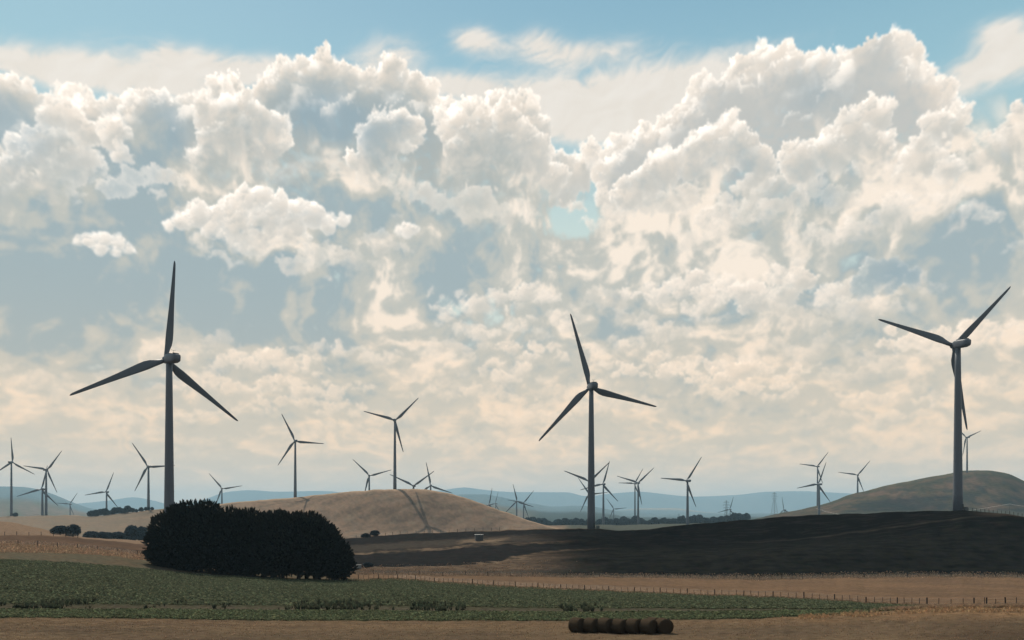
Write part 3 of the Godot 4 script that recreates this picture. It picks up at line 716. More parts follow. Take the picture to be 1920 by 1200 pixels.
# colours of the land, with haze and sunlight painted in on the ranges: l = place between the lines, t = how far right per metre ahead
func ground_color(l: float, t: float, x: float, d: float) -> Color:
	var n := tint.get_noise_2d(x * 0.02, d * 0.05)
	var n2 := tint.get_noise_2d(x * 0.09 + 300.0, d * 0.25)
	var n3 := tint.get_noise_2d(x * 0.006 + 900.0, d * 0.012)
	var c: Color
	if l < 4.0:
		c = mixc(Color(0.100, 0.070, 0.045), Color(0.068, 0.050, 0.035), 0.5 + 0.9 * n)
		# swaths left by the harvester and the odd wheel track
		c = mixc(c, Color(0.135, 0.095, 0.06), 0.55 * smoothstep(0.25, 0.6, tint.get_noise_2d(x * 0.012 + 40.0, d * 0.55)))
		c = mixc(c, Color(0.048, 0.036, 0.027), 0.5 * smoothstep(0.25, 0.55, tint.get_noise_2d(x * 0.02 + 90.0, d * 0.8)))
		c = mixc(c, Color(0.15, 0.09, 0.05), band(l, 3.55, 4.0, 0.3) * (0.2 + 0.8 * smoothstep(0.2, 0.45, t)) * (0.6 + n2))
		c = mixc(c, Color(0.050, 0.036, 0.026), 0.8 * band(t + 0.08 * n, 0.5, 0.8, 0.08) * (1.0 - smoothstep(2.9, 3.6, l)))
	elif l < 6.0:
		c = mixc(Color(0.022, 0.028, 0.017), Color(0.032, 0.034, 0.021), 0.5 + n2)
		c = mixc(c, Color(0.07, 0.055, 0.042), band(l, 4.93, 5.05, 0.05) * 0.6)
		c = mixc(c, Color(0.13, 0.085, 0.052), smoothstep(-0.03, 0.04, t + 0.03 * n2 - (0.505 - 0.06 * maxf(5.0 - l, 0.0) + 0.04 * maxf(l - 5.0, 0.0))))
	elif l < 7.0:
		c = mixc(Color(0.062, 0.058, 0.042), Color(0.085, 0.062, 0.043), 0.4 + n2)
		c = mixc(c, mixc(Color(0.115, 0.073, 0.046), Color(0.086, 0.057, 0.038), 0.5 + n + 0.8 * tint.get_noise_2d(x * 0.02, d * 0.4)), smoothstep(-0.24, -0.17, t + 0.02 * n))
	elif l < 8.0:
		c = mixc(Color(0.125, 0.08, 0.048), Color(0.07, 0.05, 0.036), 0.45 + 0.9 * n2)
		c = mixc(c, mixc(Color(0.115, 0.073, 0.046), Color(0.086, 0.057, 0.038), 0.5 + n + 0.8 * tint.get_noise_2d(x * 0.02, d * 0.4)), smoothstep(-0.24, -0.17, t))
	elif l < 12.0:
		var brown := mixc(Color(0.078, 0.050, 0.035), Color(0.055, 0.038, 0.029), 0.5 + n + 0.6 * n2)
		brown = mixc(brown, Color(0.135, 0.092, 0.064), smoothstep(9.6, 10.6, l))
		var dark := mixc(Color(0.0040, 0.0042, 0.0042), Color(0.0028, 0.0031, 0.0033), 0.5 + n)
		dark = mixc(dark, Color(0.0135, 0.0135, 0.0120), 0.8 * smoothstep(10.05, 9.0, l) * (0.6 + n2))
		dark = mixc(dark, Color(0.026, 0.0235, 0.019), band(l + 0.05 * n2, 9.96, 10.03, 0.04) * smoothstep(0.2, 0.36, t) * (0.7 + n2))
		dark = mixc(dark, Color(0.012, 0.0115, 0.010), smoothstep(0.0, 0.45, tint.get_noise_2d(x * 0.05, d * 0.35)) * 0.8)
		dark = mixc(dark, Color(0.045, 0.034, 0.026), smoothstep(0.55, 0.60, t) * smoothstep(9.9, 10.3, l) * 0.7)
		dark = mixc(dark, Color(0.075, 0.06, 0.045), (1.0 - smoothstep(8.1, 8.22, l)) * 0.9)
		# strips of ploughed soil and dry grass between the two hills
		var strips := mixc(Color(0.0105, 0.0102, 0.0105), Color(0.017, 0.0155, 0.0150), 0.5 + n2)
		var edge := 9.02 + 0.12 * n2 + 0.10 * n + 0.62 * smoothstep(-0.06, 0.07, t)
		strips = mixc(strips, mixc(Color(0.095, 0.066, 0.045), Color(0.045, 0.034, 0.027), 0.5 + n2 + 0.5 * smoothstep(0.0, 0.09, t)), 1.0 - smoothstep(edge - 0.05, edge + 0.05, l))
		strips = mixc(strips, Color(0.135, 0.096, 0.066), band(l, edge - 0.05, edge + 0.02, 0.03) * 0.7)
		strips = mixc(strips, Color(0.038, 0.035, 0.030), band(l + 0.12 * n2, 8.28, 8.52, 0.06) * 0.75)
		strips = mixc(strips, Color(0.125, 0.090, 0.063), band(l + 0.10 * n2, 10.14, 10.20, 0.03) * 0.8 * (0.7 + n))
		strips = mixc(strips, Color(0.042, 0.034, 0.028), band(l + 0.12 * n2, 10.24, 10.52, 0.05) * 0.85 * (1.0 - smoothstep(0.02, 0.10, t)))
		strips = mixc(strips, Color(0.15, 0.108, 0.075), 0.8 * maxf(0.0, 1.0 - pow((t + 0.035) / 0.035, 2.0)) * band(l + 0.1 * n2, 10.28, 10.42, 0.04))
		strips = mixc(strips, Color(0.115, 0.082, 0.058), band(l, 10.90, 11.1, 0.04) * smoothstep(-0.06, 0.0, t) * 0.9)
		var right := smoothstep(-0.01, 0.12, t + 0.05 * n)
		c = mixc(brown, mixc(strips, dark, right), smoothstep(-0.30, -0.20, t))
		if l > 11.0:
			c = mixc(c, Color(0.05, 0.05, 0.042), smoothstep(11.0, 11.1, l) * smoothstep(0.03, 0.09, t))
			c = mixc(c, mixc(Color(0.15, 0.108, 0.078), Color(0.115, 0.086, 0.066), 0.5 + n2), smoothstep(11.0, 11.15, l) * smoothstep(-0.1, -0.22, t))
	elif l < 15.2:
		c = mixc(Color(0.150, 0.103, 0.073), Color(0.075, 0.058, 0.045), 0.45 + 0.9 * n + 0.5 * n2)
		# stock trails and worn patches
		var trail := absf(tint.get_noise_2d(x * 0.006 + 0.012 * d, d * 0.018 + 500.0))
		c = mixc(c, Color(0.12, 0.092, 0.07), 0.45 * (1.0 - smoothstep(0.0, 0.05, trail)))
		c = mixc(c, Color(0.13, 0.105, 0.078), 0.6 * smoothstep(0.2, 0.5, tint.get_noise_2d(x * 0.035, d * 0.06 + 70.0)))
		c = mixc(c, Color(0.30, 0.215, 0.15), 0.5 * band(l, 13.9, 14.1, 0.06))
		c = mixc(c, Color(0.105, 0.085, 0.064), smoothstep(-0.3, -0.5, t) * (0.75 + n))
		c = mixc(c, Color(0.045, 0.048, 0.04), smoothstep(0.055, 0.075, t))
	elif l < 17.5:
		var hill := mixc(Color(0.040, 0.040, 0.028), Color(0.090, 0.062, 0.046), 0.5 + 1.5 * tint.get_noise_2d(x * 0.012, d * 0.02) + 0.8 * n3)
		hill = mixc(hill, Color(0.058, 0.066, 0.038), smoothstep(15.7, 15.98, l) * 0.7)
		hill = mixc(hill, Color(0.03, 0.036, 0.034), smoothstep(0.05, 0.3, n2 * 0.5 + n) * 0.6)
		hill = mixc(hill, Color(0.018, 0.024, 0.026), 0.85 * smoothstep(0.0, 0.08, 0.10 - absf(t - 0.475) + 0.05 * n - 1.4 * maxf(l - 15.42, 0.0)))  # bluish dark patch across the foot of the hill
		hill = mixc(hill, Color(0.018, 0.024, 0.026), 0.85 * smoothstep(0.0, 0.10, t - 0.56 + 0.10 * n - 0.6 * maxf(l - 15.5, 0.0)))  # and a second one towards its right side
		var plain := mixc(Color(0.12, 0.09, 0.066), Color(0.06, 0.065, 0.04), 0.5 + n3 * 1.2)
		plain = mixc(plain, Color(0.03, 0.04, 0.034), band(t, 0.02, 0.4, 0.02))
		c = mixc(plain, hill, smoothstep(0.28, 0.34, t))
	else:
		c = mixc(Color(0.065, 0.105, 0.125), Color(0.09, 0.125, 0.14), 0.5 + 1.2 * tint.get_noise_2d(x * 0.0025, d * 0.004))  # haze of distance painted in: paler and bluer than the ranges themselves
		c = mixc(c, Color(0.26, 0.20, 0.14), 0.9 * band(l, 18.6, 19.6, 0.25) * band(t, 0.08, 0.3, 0.05))  # sunlit look of the pale hills painted into the colour
	return c


# ---------------------------------------------------------------- wind turbines
var paint: StandardMaterial3D
var dark_metal: StandardMaterial3D
var blade_mesh: ArrayMesh
var far_blade_mesh: ArrayMesh
const OVERHANG := 2.8
const ROTOR_TILT := 0.0873

func make_blade(steps: int, sides: int) -> ArrayMesh:
	# root at the hub's centre, tip along +y, trailing edge towards +x
	var st := begin()
	var rings := []
	var at := [0.9, 1.6, 2.6, 4.2, 6.2, 8.4, 11.0, 15.0, 20.0, 25.0, 30.0, 34.0, 37.0, 38.8, 39.6, 40.0]
	var chord := [1.75, 1.75, 1.85, 2.45, 3.2, 3.55, 3.4, 2.95, 2.4, 1.95, 1.58, 1.3, 1.08, 0.86, 0.55, 0.12]
	var thick := [1.75, 1.75, 1.65, 1.35, 1.05, 0.85, 0.7, 0.52, 0.4, 0.31, 0.25, 0.2, 0.16, 0.12, 0.07, 0.03]
	var twist := [14.0, 14.0, 14.0, 13.5, 12.5, 11.0, 9.0, 6.5, 4.5, 3.0, 2.0, 1.2, 0.6, 0.3, 0.0, 0.0]
	for k in range(0, at.size(), steps):
		var p := PackedVector3Array()
		var flat := smoothstep(2.0, 6.0, at[k])
		for i in sides:
			var a := TAU * i / sides
			# leading edge stays at a third of the chord ahead of the pitch axis
			var u := cos(a) * 0.5
			var w := sin(a) * 0.5 * lerpf(1.0, 0.62 - 0.75 * u, flat)
			var lead := lerpf(0.0, 0.19, flat)
			var v := Vector2((u + lead) * chord[k], w * thick[k]).rotated(-deg_to_rad(twist[k]))
			p.append(Vector3(v.x, at[k], v.y - 0.00035 * at[k] * at[k]))
		rings.append(p)
	loft(st, rings)
	return finish(st)

func make_tower(tall: float, sides: int) -> ArrayMesh:
	var st := begin()
	var rings := []
	for k in 9:
		var f := k / 8.0
		rings.append(ring(Vector3(0, lerpf(-1.5, tall - 1.7, f), 0), lerpf(2.15, 1.2, f), lerpf(2.15, 1.2, f), sides))
	loft(st, rings)
	return finish(st)

func make_nacelle() -> ArrayMesh:
	# rounded housing, long axis along z, lower at the tail
	var st := begin()
	var rings := []
	for k in [[-1.75, 1.15, 1.2, 0.0], [-1.45, 1.55, 1.6, 0.0], [-0.6, 1.75, 1.75, 0.02], [2.0, 1.8, 1.8, 0.02], [4.6, 1.75, 1.75, 0.06], [6.3, 1.6, 1.5, 0.25], [6.75, 1.35, 1.2, 0.3]]:
		var p := PackedVector3Array()
		for i in 20:
			var a := TAU * i / 20.0
			var c := cos(a)
			var s := sin(a)
			p.append(Vector3(signf(c) * pow(absf(c), 0.45) * k[1], signf(s) * pow(absf(s), 0.45) * k[2] + k[3], k[0]))
		rings.append(p)
	loft(st, rings)
	return finish(st)

func make_spinner() -> ArrayMesh:
	var st := begin()
	var rings := []
	for k in [[1.0, 1.25], [0.6, 1.5], [-0.2, 1.55], [-0.9, 1.35], [-1.5, 0.9], [-1.85, 0.3]]:
		rings.append(ring(Vector3(0, 0, k[0]), k[1], k[1], 16, Vector3.RIGHT, Vector3.UP))
	loft(st, rings)
	return finish(st)

var nacelle_mesh: ArrayMesh
var spinner_mesh: ArrayMesh

func turbine(label: String, x: float, y: float, z: float, yaw: float, phase: float, tall: float, near: bool) -> void:
	var o := thing("wind_turbine", label, "wind turbine", Vector3(x, y, z), -deg_to_rad(yaw), "wind turbines spread over the farmland")
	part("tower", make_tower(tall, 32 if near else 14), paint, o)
	if near:
		for f in [0.3, 0.64]:
			var st := begin(false)
			var r := lerpf(2.15, 1.2, f) + 0.025
			loft(st, [ring(Vector3(0, tall * f, 0), r, r, 32), ring(Vector3(0, tall * f + 0.22, 0), r, r, 32)])
			part("tower_flange", finish(st), paint, o)
		var dr := begin(false)
		block(dr, Vector3(0.9, 2.1, 1.98), Vector3(0.95, 2.2, 0.16), 0.03)
		part("door", finish(dr), dark_metal, o)
		var sp := begin(false)
		for k in 4:
			block(sp, Vector3(0.9, 0.9 - k * 0.3, 2.4 + k * 0.3), Vector3(1.2, 0.08, 0.32), 0.01)
		part("steps", finish(sp), dark_metal, o)
	var n := part("nacelle", nacelle_mesh, paint, o)
	n.position = Vector3(0, tall, 0)
	n.rotation.x = ROTOR_TILT
	if near:
		var st := begin(false)
		block(st, Vector3(0.1, 2.0, 0.8), Vector3(1.7, 0.4, 2.6), 0.06)
		part("roof_hatch", finish(st), paint, n)
		st = begin(false)
		block(st, Vector3(0, 1.95, 5.2), Vector3(2.4, 0.55, 0.5), 0.05)
		part("cooler", finish(st), dark_metal, n)
		st = begin(false)
		bar(st, Vector3(0.3, 1.9, 2.6), Vector3(0.3, 3.5, 2.6), 0.1)
		bar(st, Vector3(-0.45, 3.35, 2.6), Vector3(1.05, 3.35, 2.6), 0.08)
		bar(st, Vector3(-0.45, 3.35, 2.6), Vector3(-0.45, 3.65, 2.6), 0.14)
		bar(st, Vector3(1.05, 3.35, 2.6), Vector3(1.05, 3.65, 2.6), 0.14)
		part("wind_mast", finish(st), dark_metal, n)
		st = begin(false)
		loft(st, [ring(Vector3(0, -1.95, 0), 1.32, 1.32, 24), ring(Vector3(0, -1.55, 0), 1.32, 1.32, 24)])
		part("yaw_ring", finish(st), paint, n)
	var s := part("spinner", spinner_mesh, paint, o)
	s.position = Vector3(0, tall, -OVERHANG * 1.0)
	s.rotation.x = ROTOR_TILT
	for k in 3:
		var b := part("blade", blade_mesh if near else far_blade_mesh, paint, o)
		b.transform = Transform3D(Basis(Vector3.RIGHT, ROTOR_TILT) * Basis(Vector3.BACK, -deg_to_rad(phase + 120.0 * k)), Vector3(0, tall, -OVERHANG))

# ---------------------------------------------------------------- plants
func multi(called: String, mesh: Mesh, mat: Material, places: Array[Transform3D], colors: PackedColorArray, parent: Node3D) -> MultiMeshInstance3D:
	var mm := MultiMesh.new()
	mm.transform_format = MultiMesh.TRANSFORM_3D
	mm.use_colors = true
	mm.mesh = mesh
	mm.instance_count = places.size()
	for i in places.size():
		mm.set_instance_transform(i, places[i])
		mm.set_instance_color(i, colors[i])
	var o := MultiMeshInstance3D.new()
	o.multimesh = mm
	o.material_override = mat
	o.name = called if parent != self else numbered(called)
	parent.add_child(o, true)
	return o

func leaf_material(back: float) -> StandardMaterial3D:
	var m := StandardMaterial3D.new()
	m.vertex_color_use_as_albedo = true
	m.roughness = 0.8
	m.metallic_specular = 0.15
	if back > 0.0:
		m.backlight_enabled = true
		m.backlight = Color(back, back, back)
	return m

# a spray of narrow pointed blades round +y
func spray(count: int, spread: float, wide: float, seed_: int) -> ArrayMesh:
	var st := begin(false)
	var rng := RandomNumberGenerator.new()
	rng.seed = seed_
	for k in count:
		var a := TAU * k / count + rng.randf_range(-0.4, 0.4)
		var lean := spread * rng.randf_range(0.25, 1.0)
		var d := Vector3(cos(a) * sin(lean), cos(lean), sin(a) * sin(lean)) * rng.randf_range(0.7, 1.0)
		var side := d.cross(Vector3(rng.randf() - 0.5, rng.randf() - 0.5, rng.randf() - 0.5)).normalized() * wide
		var lift := d.cross(side).normalized() * wide * 0.5
		tri(st, Vector3.ZERO, d * 0.45 + side, d, lift)
		tri(st, Vector3.ZERO, d * 0.45 - side, d, lift)
		tri(st, d * 0.1 + lift, d * 0.5 - lift, d * 0.95, side)
	return finish(st)

# a pointed shoot: short blades set all along an axis, shorter towards its tip
func tuft(count: int, seed_: int) -> ArrayMesh:
	var st := begin(false)
	var rng := RandomNumberGenerator.new()
	rng.seed = seed_
	for k in count:
		var f := float(k) / count
		var a := k * 2.4 + rng.randf_range(-0.3, 0.3)
		var lean := rng.randf_range(0.45, 0.85) * (1.0 - 0.5 * f)
		var foot := Vector3(0, f * 0.72, 0)
		var d := Vector3(cos(a) * sin(lean), cos(lean), sin(a) * sin(lean)) * lerpf(0.46, 0.26, f)
		var side := d.cross(Vector3.UP).normalized() * lerpf(0.075, 0.04, f)
		var lift := d.cross(side).normalized()
		tri(st, foot, foot + d * 0.5 + side, foot + d, lift)
		tri(st, foot, foot + d * 0.5 - side, foot + d, lift)
	tri(st, Vector3(-0.03, 0.5, 0), Vector3(0.03, 0.5, 0), Vector3(0, 1.0, 0), Vector3.BACK)
	tri(st, Vector3(0, 0.5, -0.03), Vector3(0, 0.5, 0.03), Vector3(0, 1.0, 0), Vector3.RIGHT)
	return finish(st)

# a low clump of broad leaves
func leafy(count: int, seed_: int) -> ArrayMesh:
	var st := begin(false)
	var rng := RandomNumberGenerator.new()
	rng.seed = seed_
	for k in count:
		var a := TAU * k / count + rng.randf_range(-0.5, 0.5)
		var out := Vector3(cos(a), 0, sin(a))
		var side := Vector3(-sin(a), 0, cos(a)) * rng.randf_range(0.13, 0.2)
		var r := rng.randf_range(0.35, 0.6)
		var h := rng.randf_range(0.25, 0.55)
		var m := out * r * 0.5 + Vector3(0, h, 0)
		var e := out * r + Vector3(0, h * rng.randf_range(0.5, 0.9), 0)
		tri(st, Vector3.ZERO, m + side, m - side, Vector3.UP)
		tri(st, m + side, m - side, e, Vector3.UP)
	return finish(st)

func turned(rng: RandomNumberGenerator, up: Vector3, size: Vector3) -> Basis:
	var y := up.normalized()
	var x := y.cross(Vector3(rng.randf() - 0.5, rng.randf() - 0.5, rng.randf() - 0.5)).normalized()
	return Basis(x * size.x, y * size.y, x.cross(y) * size.z)

# a tree of a few rounded masses: trunk, limbs, dark inside and sprays all over; masses are [offset, half size]
func tree(called: String, label: String, category: String, at: Vector3, masses: Array, trunks: Array, density: float, spray_size: float, upright: float, color: Color, seed_: int, group := "") -> Node3D:
	var o := thing(called, label, category, at, 0.0, group)
	var rng := RandomNumberGenerator.new()
	rng.seed = seed_
	var st := begin()
	for q in trunks:
		var foot: Vector3 = q[0]
		var head: Vector3 = q[1]
		var r: float = q[2]
		loft(st, [ring(foot - Vector3(0, 0.6, 0), r * 1.35, r * 1.35, 8), ring(foot + Vector3(0, 0.25, 0), r, r, 8), ring(foot.lerp(head, 0.55) + Vector3(r * 0.4, 0, 0), r * 0.75, r * 0.75, 8), ring(head, r * 0.4, r * 0.4, 8)])
		for k in 3:
			var e := foot.lerp(head, 0.6) + Vector3(rng.randf_range(-1, 1), rng.randf_range(0.4, 1.0), rng.randf_range(-1, 1)) * (head.y - foot.y) * 0.5
			bar(st, foot.lerp(head, 0.5), e, r * 0.5, 5)
	part("trunk", finish(st), bark, o)
	var places: Array[Transform3D] = []
	var colors := PackedColorArray()
	var uneven := fast_noise(seed_ + 3, 3)
	for m in masses:
		var c: Vector3 = m[0]
		var s: Vector3 = m[1]
		var area := 4.0 * PI * pow((pow(s.x * s.y, 1.6) + pow(s.x * s.z, 1.6) + pow(s.y * s.z, 1.6)) / 3.0, 1.0 / 1.6)
		for k in int(area * density):
			var d := Vector3(rng.randfn(), rng.randfn(), rng.randfn()).normalized()
			var lumpy := 1.0 + 0.16 * uneven.get_noise_3dv((c + d * s) * 0.25) + 0.07 * uneven.get_noise_3dv((c + d * s) * 0.9)
			var p := c + d * s * lumpy * (rng.randf_range(0.94, 1.01) if rng.randf() < 0.72 else rng.randf_range(0.55, 0.94))
			if p.y < 0.15:
				continue
			var inside := false
			for w in masses:
				if w != m and ((p - w[0]) / w[1]).length() < 0.8:
					inside = true
			if inside:
				continue
			var up := (d / s).normalized() + Vector3(0, upright, 0) + Vector3(rng.randf() - 0.5, rng.randf() - 0.5, rng.randf() - 0.5) * 0.8
			var z := spray_size * rng.randf_range(0.65, 1.35)
			places.append(Transform3D(turned(rng, up, Vector3(z, z, z)), p))
			var v := rng.randf_range(0.7, 1.3)
			colors.append(Color(color.r * v * rng.randf_range(0.9, 1.15), color.g * v, color.b * v))
	multi("crown", crown_spray, leaves, places, colors, o).set_meta("kind", "stuff")
	# added dark solid core standing in for the shade inside, so that no light comes straight through
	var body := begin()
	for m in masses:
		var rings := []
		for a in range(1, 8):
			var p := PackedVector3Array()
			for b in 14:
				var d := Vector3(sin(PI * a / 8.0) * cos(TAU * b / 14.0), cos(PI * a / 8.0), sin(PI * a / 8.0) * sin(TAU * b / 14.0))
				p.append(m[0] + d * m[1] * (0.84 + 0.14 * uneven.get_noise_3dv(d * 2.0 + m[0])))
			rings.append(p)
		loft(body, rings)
	part("shade_core", finish(body), inner, o)
	return o

var crown_spray: ArrayMesh
var leaves: StandardMaterial3D
var inner: StandardMaterial3D
var bark: StandardMaterial3D

func build_land() -> void:
	land_sheet("stubble_field", "brown stubble field along the bottom of the picture, with the hay bales on it", 0, 4, [3, 6, 14, 16], earth(301, Vector3(0.05, 0.05, 0.16), Vector3(0.35, 0.35, 0.9), 0.5, 0.6))
	land_sheet("crop_soil", "soil under the green leafy crop in the foreground", 4, 6, [16, 40], earth(311, Vector3(0.08, 0.08, 0.08), Vector3(0.6, 0.6, 0.6), 0.5, 4.0))
	land_sheet("pasture", "brown paddock and dry grass strip beyond the crop", 6, 8, [26, 26], earth(321, Vector3(0.04, 0.04, 0.1), Vector3(0.3, 0.3, 0.5), 0.5, 1.0))
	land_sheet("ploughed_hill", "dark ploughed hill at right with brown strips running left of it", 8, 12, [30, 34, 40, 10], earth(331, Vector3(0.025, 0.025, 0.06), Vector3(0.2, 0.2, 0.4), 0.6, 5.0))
	land_sheet("dry_grass_hill", "rounded tan hill of dry grass behind the cypress clump", 12, 15, [10, 34, 8], earth(341, Vector3(0.012, 0.012, 0.02), Vector3(0.09, 0.09, 0.16), 0.75, 0.0, 0.8))
	land_sheet("plain", "far plain and the mottled grassy hill at right", 15, 17, [24, 12], earth(351, Vector3(0.006, 0.006, 0.01), Vector3(0.05, 0.05, 0.07), 0.55, 10.0, 0.65))
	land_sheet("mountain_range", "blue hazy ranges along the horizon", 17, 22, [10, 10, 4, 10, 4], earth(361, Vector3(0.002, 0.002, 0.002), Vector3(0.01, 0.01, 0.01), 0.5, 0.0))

func build_turbines() -> void:
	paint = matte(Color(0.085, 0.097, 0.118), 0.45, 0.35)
	dark_metal = matte(Color(0.04, 0.045, 0.05), 0.5, 0.3)
	blade_mesh = make_blade(1, 20)
	far_blade_mesh = make_blade(1, 8)
	nacelle_mesh = make_nacelle()
	spinner_mesh = make_spinner()
	turbine("tallest wind turbine, rising from behind the left end of the dark cypress clump", -137.33, -14.85, -328.17, -49.0, 3.0, 76.16, true)
	turbine("large wind turbine on the brown rise between the tan hill and the dark ploughed hill", 42.12, -8.84, -435.28, -13.0, -17.0, 75.46, true)
	turbine("large wind turbine standing on the crest of the dark ploughed hill", 204.25, 0.47, -375.25, -10.0, 45.0, 76.32, true)
	turbine("wind turbine nearest the left edge, one blade upright, another cut by the frame", -805.30, -7.29, -1317.80, 1.4, -1.0, 87.41, false)
	turbine("taller rear one of two overlapping wind turbines at far left, blade pointing upper right", -756.13, -6.76, -1329.75, 0.9, 39.1, 75.46, false)
	turbine("lower front one of two overlapping wind turbines at far left, blade almost upright", -759.91, -8.16, -1325.54, -60.5, 11.8, 45.00, false)
	turbine("smallest wind turbine on the far left plain, left of the shelter belt", -1262.63, -40.16, -2340.59, -60.1, 33.6, 62.73, false)
	turbine("wind turbine behind the left end of the shelter belt on the tan slope", -770.76, -16.67, -1557.28, -53.0, 19.8, 54.93, false)
	turbine("wind turbine just left of the tallest tower, its right blade passing behind that tower", -524.42, 1.66, -1181.81, -46.0, -35.0, 63.95, false)
	turbine("small wind turbine showing just above the top of the cypress clump", -588.71, -21.85, -1662.49, -12.7, -39.3, 69.26, false)
	turbine("wind turbine on the tan hill's left shoulder, one blade pointing level to the right", -292.52, 19.54, -1105.60, -27.2, -27.2, 76.51, false)
	turbine("wind turbine on top of the rounded tan hill, casting its long shadow down the slope", -143.07, 27.73, -1000.77, -2.1, 45.9, 84.43, false)
	turbine("wind turbine peeping over the tan hill's crest, left of the one on its top", -249.27, -5.27, -1430.53, -7.7, -45.4, 68.91, false)
	turbine("wind turbine behind the tan hill's crest showing only two spread blades and its hub", -149.13, -5.17, -1242.21, -21.1, 54.6, 45.00, false)
	turbine("wind turbine behind the right side of the tan hill's crest, one blade nearly upright", -136.91, -3.23, -1378.50, -12.1, -11.3, 47.90, false)
	turbine("left one of two tiny wind turbines half hidden by the tan hill's right slope", -52.93, -39.67, -1913.22, -22.0, 9.6, 56.82, false)
	turbine("right one of two tiny wind turbines half hidden by the tan hill's right slope", -52.28, -43.06, -2628.60, -45.1, 16.4, 70.16, false)
	turbine("left one of a pair of small pale wind turbines before the blue ranges, upright blade", 10.33, -36.23, -1812.87, 14.5, -12.5, 59.56, false)
	turbine("right one of a pair of small pale wind turbines before the blue ranges", 28.71, -40.39, -2027.27, -4.5, 39.6, 63.21, false)
	turbine("wind turbine hidden behind the central tower, with a blade out on either side above", 103.05, -20.46, -1080.47, -23.8, 49.0, 61.06, false)
	turbine("wind turbine just right of the central tower, standing in the tree line", 150.56, -23.81, -1349.47, -13.2, 15.5, 69.74, false)
	turbine("low wind turbine behind the central tower, blades crossing it at hub height", 155.96, -32.53, -1653.65, -9.6, -35.2, 68.90, false)
	turbine("very small pale wind turbine above the tree line, right of the central tower", 315.58, -43.64, -2541.24, 13.8, -35.0, 53.26, false)
	turbine("left one of two wind turbines with touching towers, showing a single raised blade", 272.87, -36.27, -1817.92, -22.0, 31.3, 99.39, false)
	turbine("right one of two wind turbines with touching towers, blades spread wide", 223.28, -25.80, -1449.58, -7.7, 47.0, 77.52, false)
	turbine("lone wind turbine behind the left slope of the dark hill, left blade level", 239.01, -18.86, -1115.31, -19.7, 34.0, 61.52, false)
	turbine("small wind turbine beside the lattice pylon above the dark hill's left slope", 666.09, -41.92, -2501.76, -9.9, 15.4, 49.76, false)
	turbine("higher one of two wind turbines in line, left of the mottled grassy hill", 661.32, 11.54, -1772.93, -5.4, 37.6, 87.03, false)
	turbine("lower one of two wind turbines in line, left of the mottled grassy hill", 515.93, -6.08, -1376.07, -13.6, 19.6, 52.92, false)
	turbine("wind turbine in front of the left slope of the mottled grassy hill", 752.55, 35.55, -1783.55, 12.6, 39.2, 45.00, false)
	turbine("wind turbine on top of the mottled grassy hill, half behind the nearest right tower", 984.51, 74.59, -1772.17, -11.6, 67.3, 86.94, false)
	turbine("tiny wind turbine at the left foot of the grassy hill, blades raised together", 811.33, -38.95, -2440.96, -22.0, -12.7, 45.00, false)

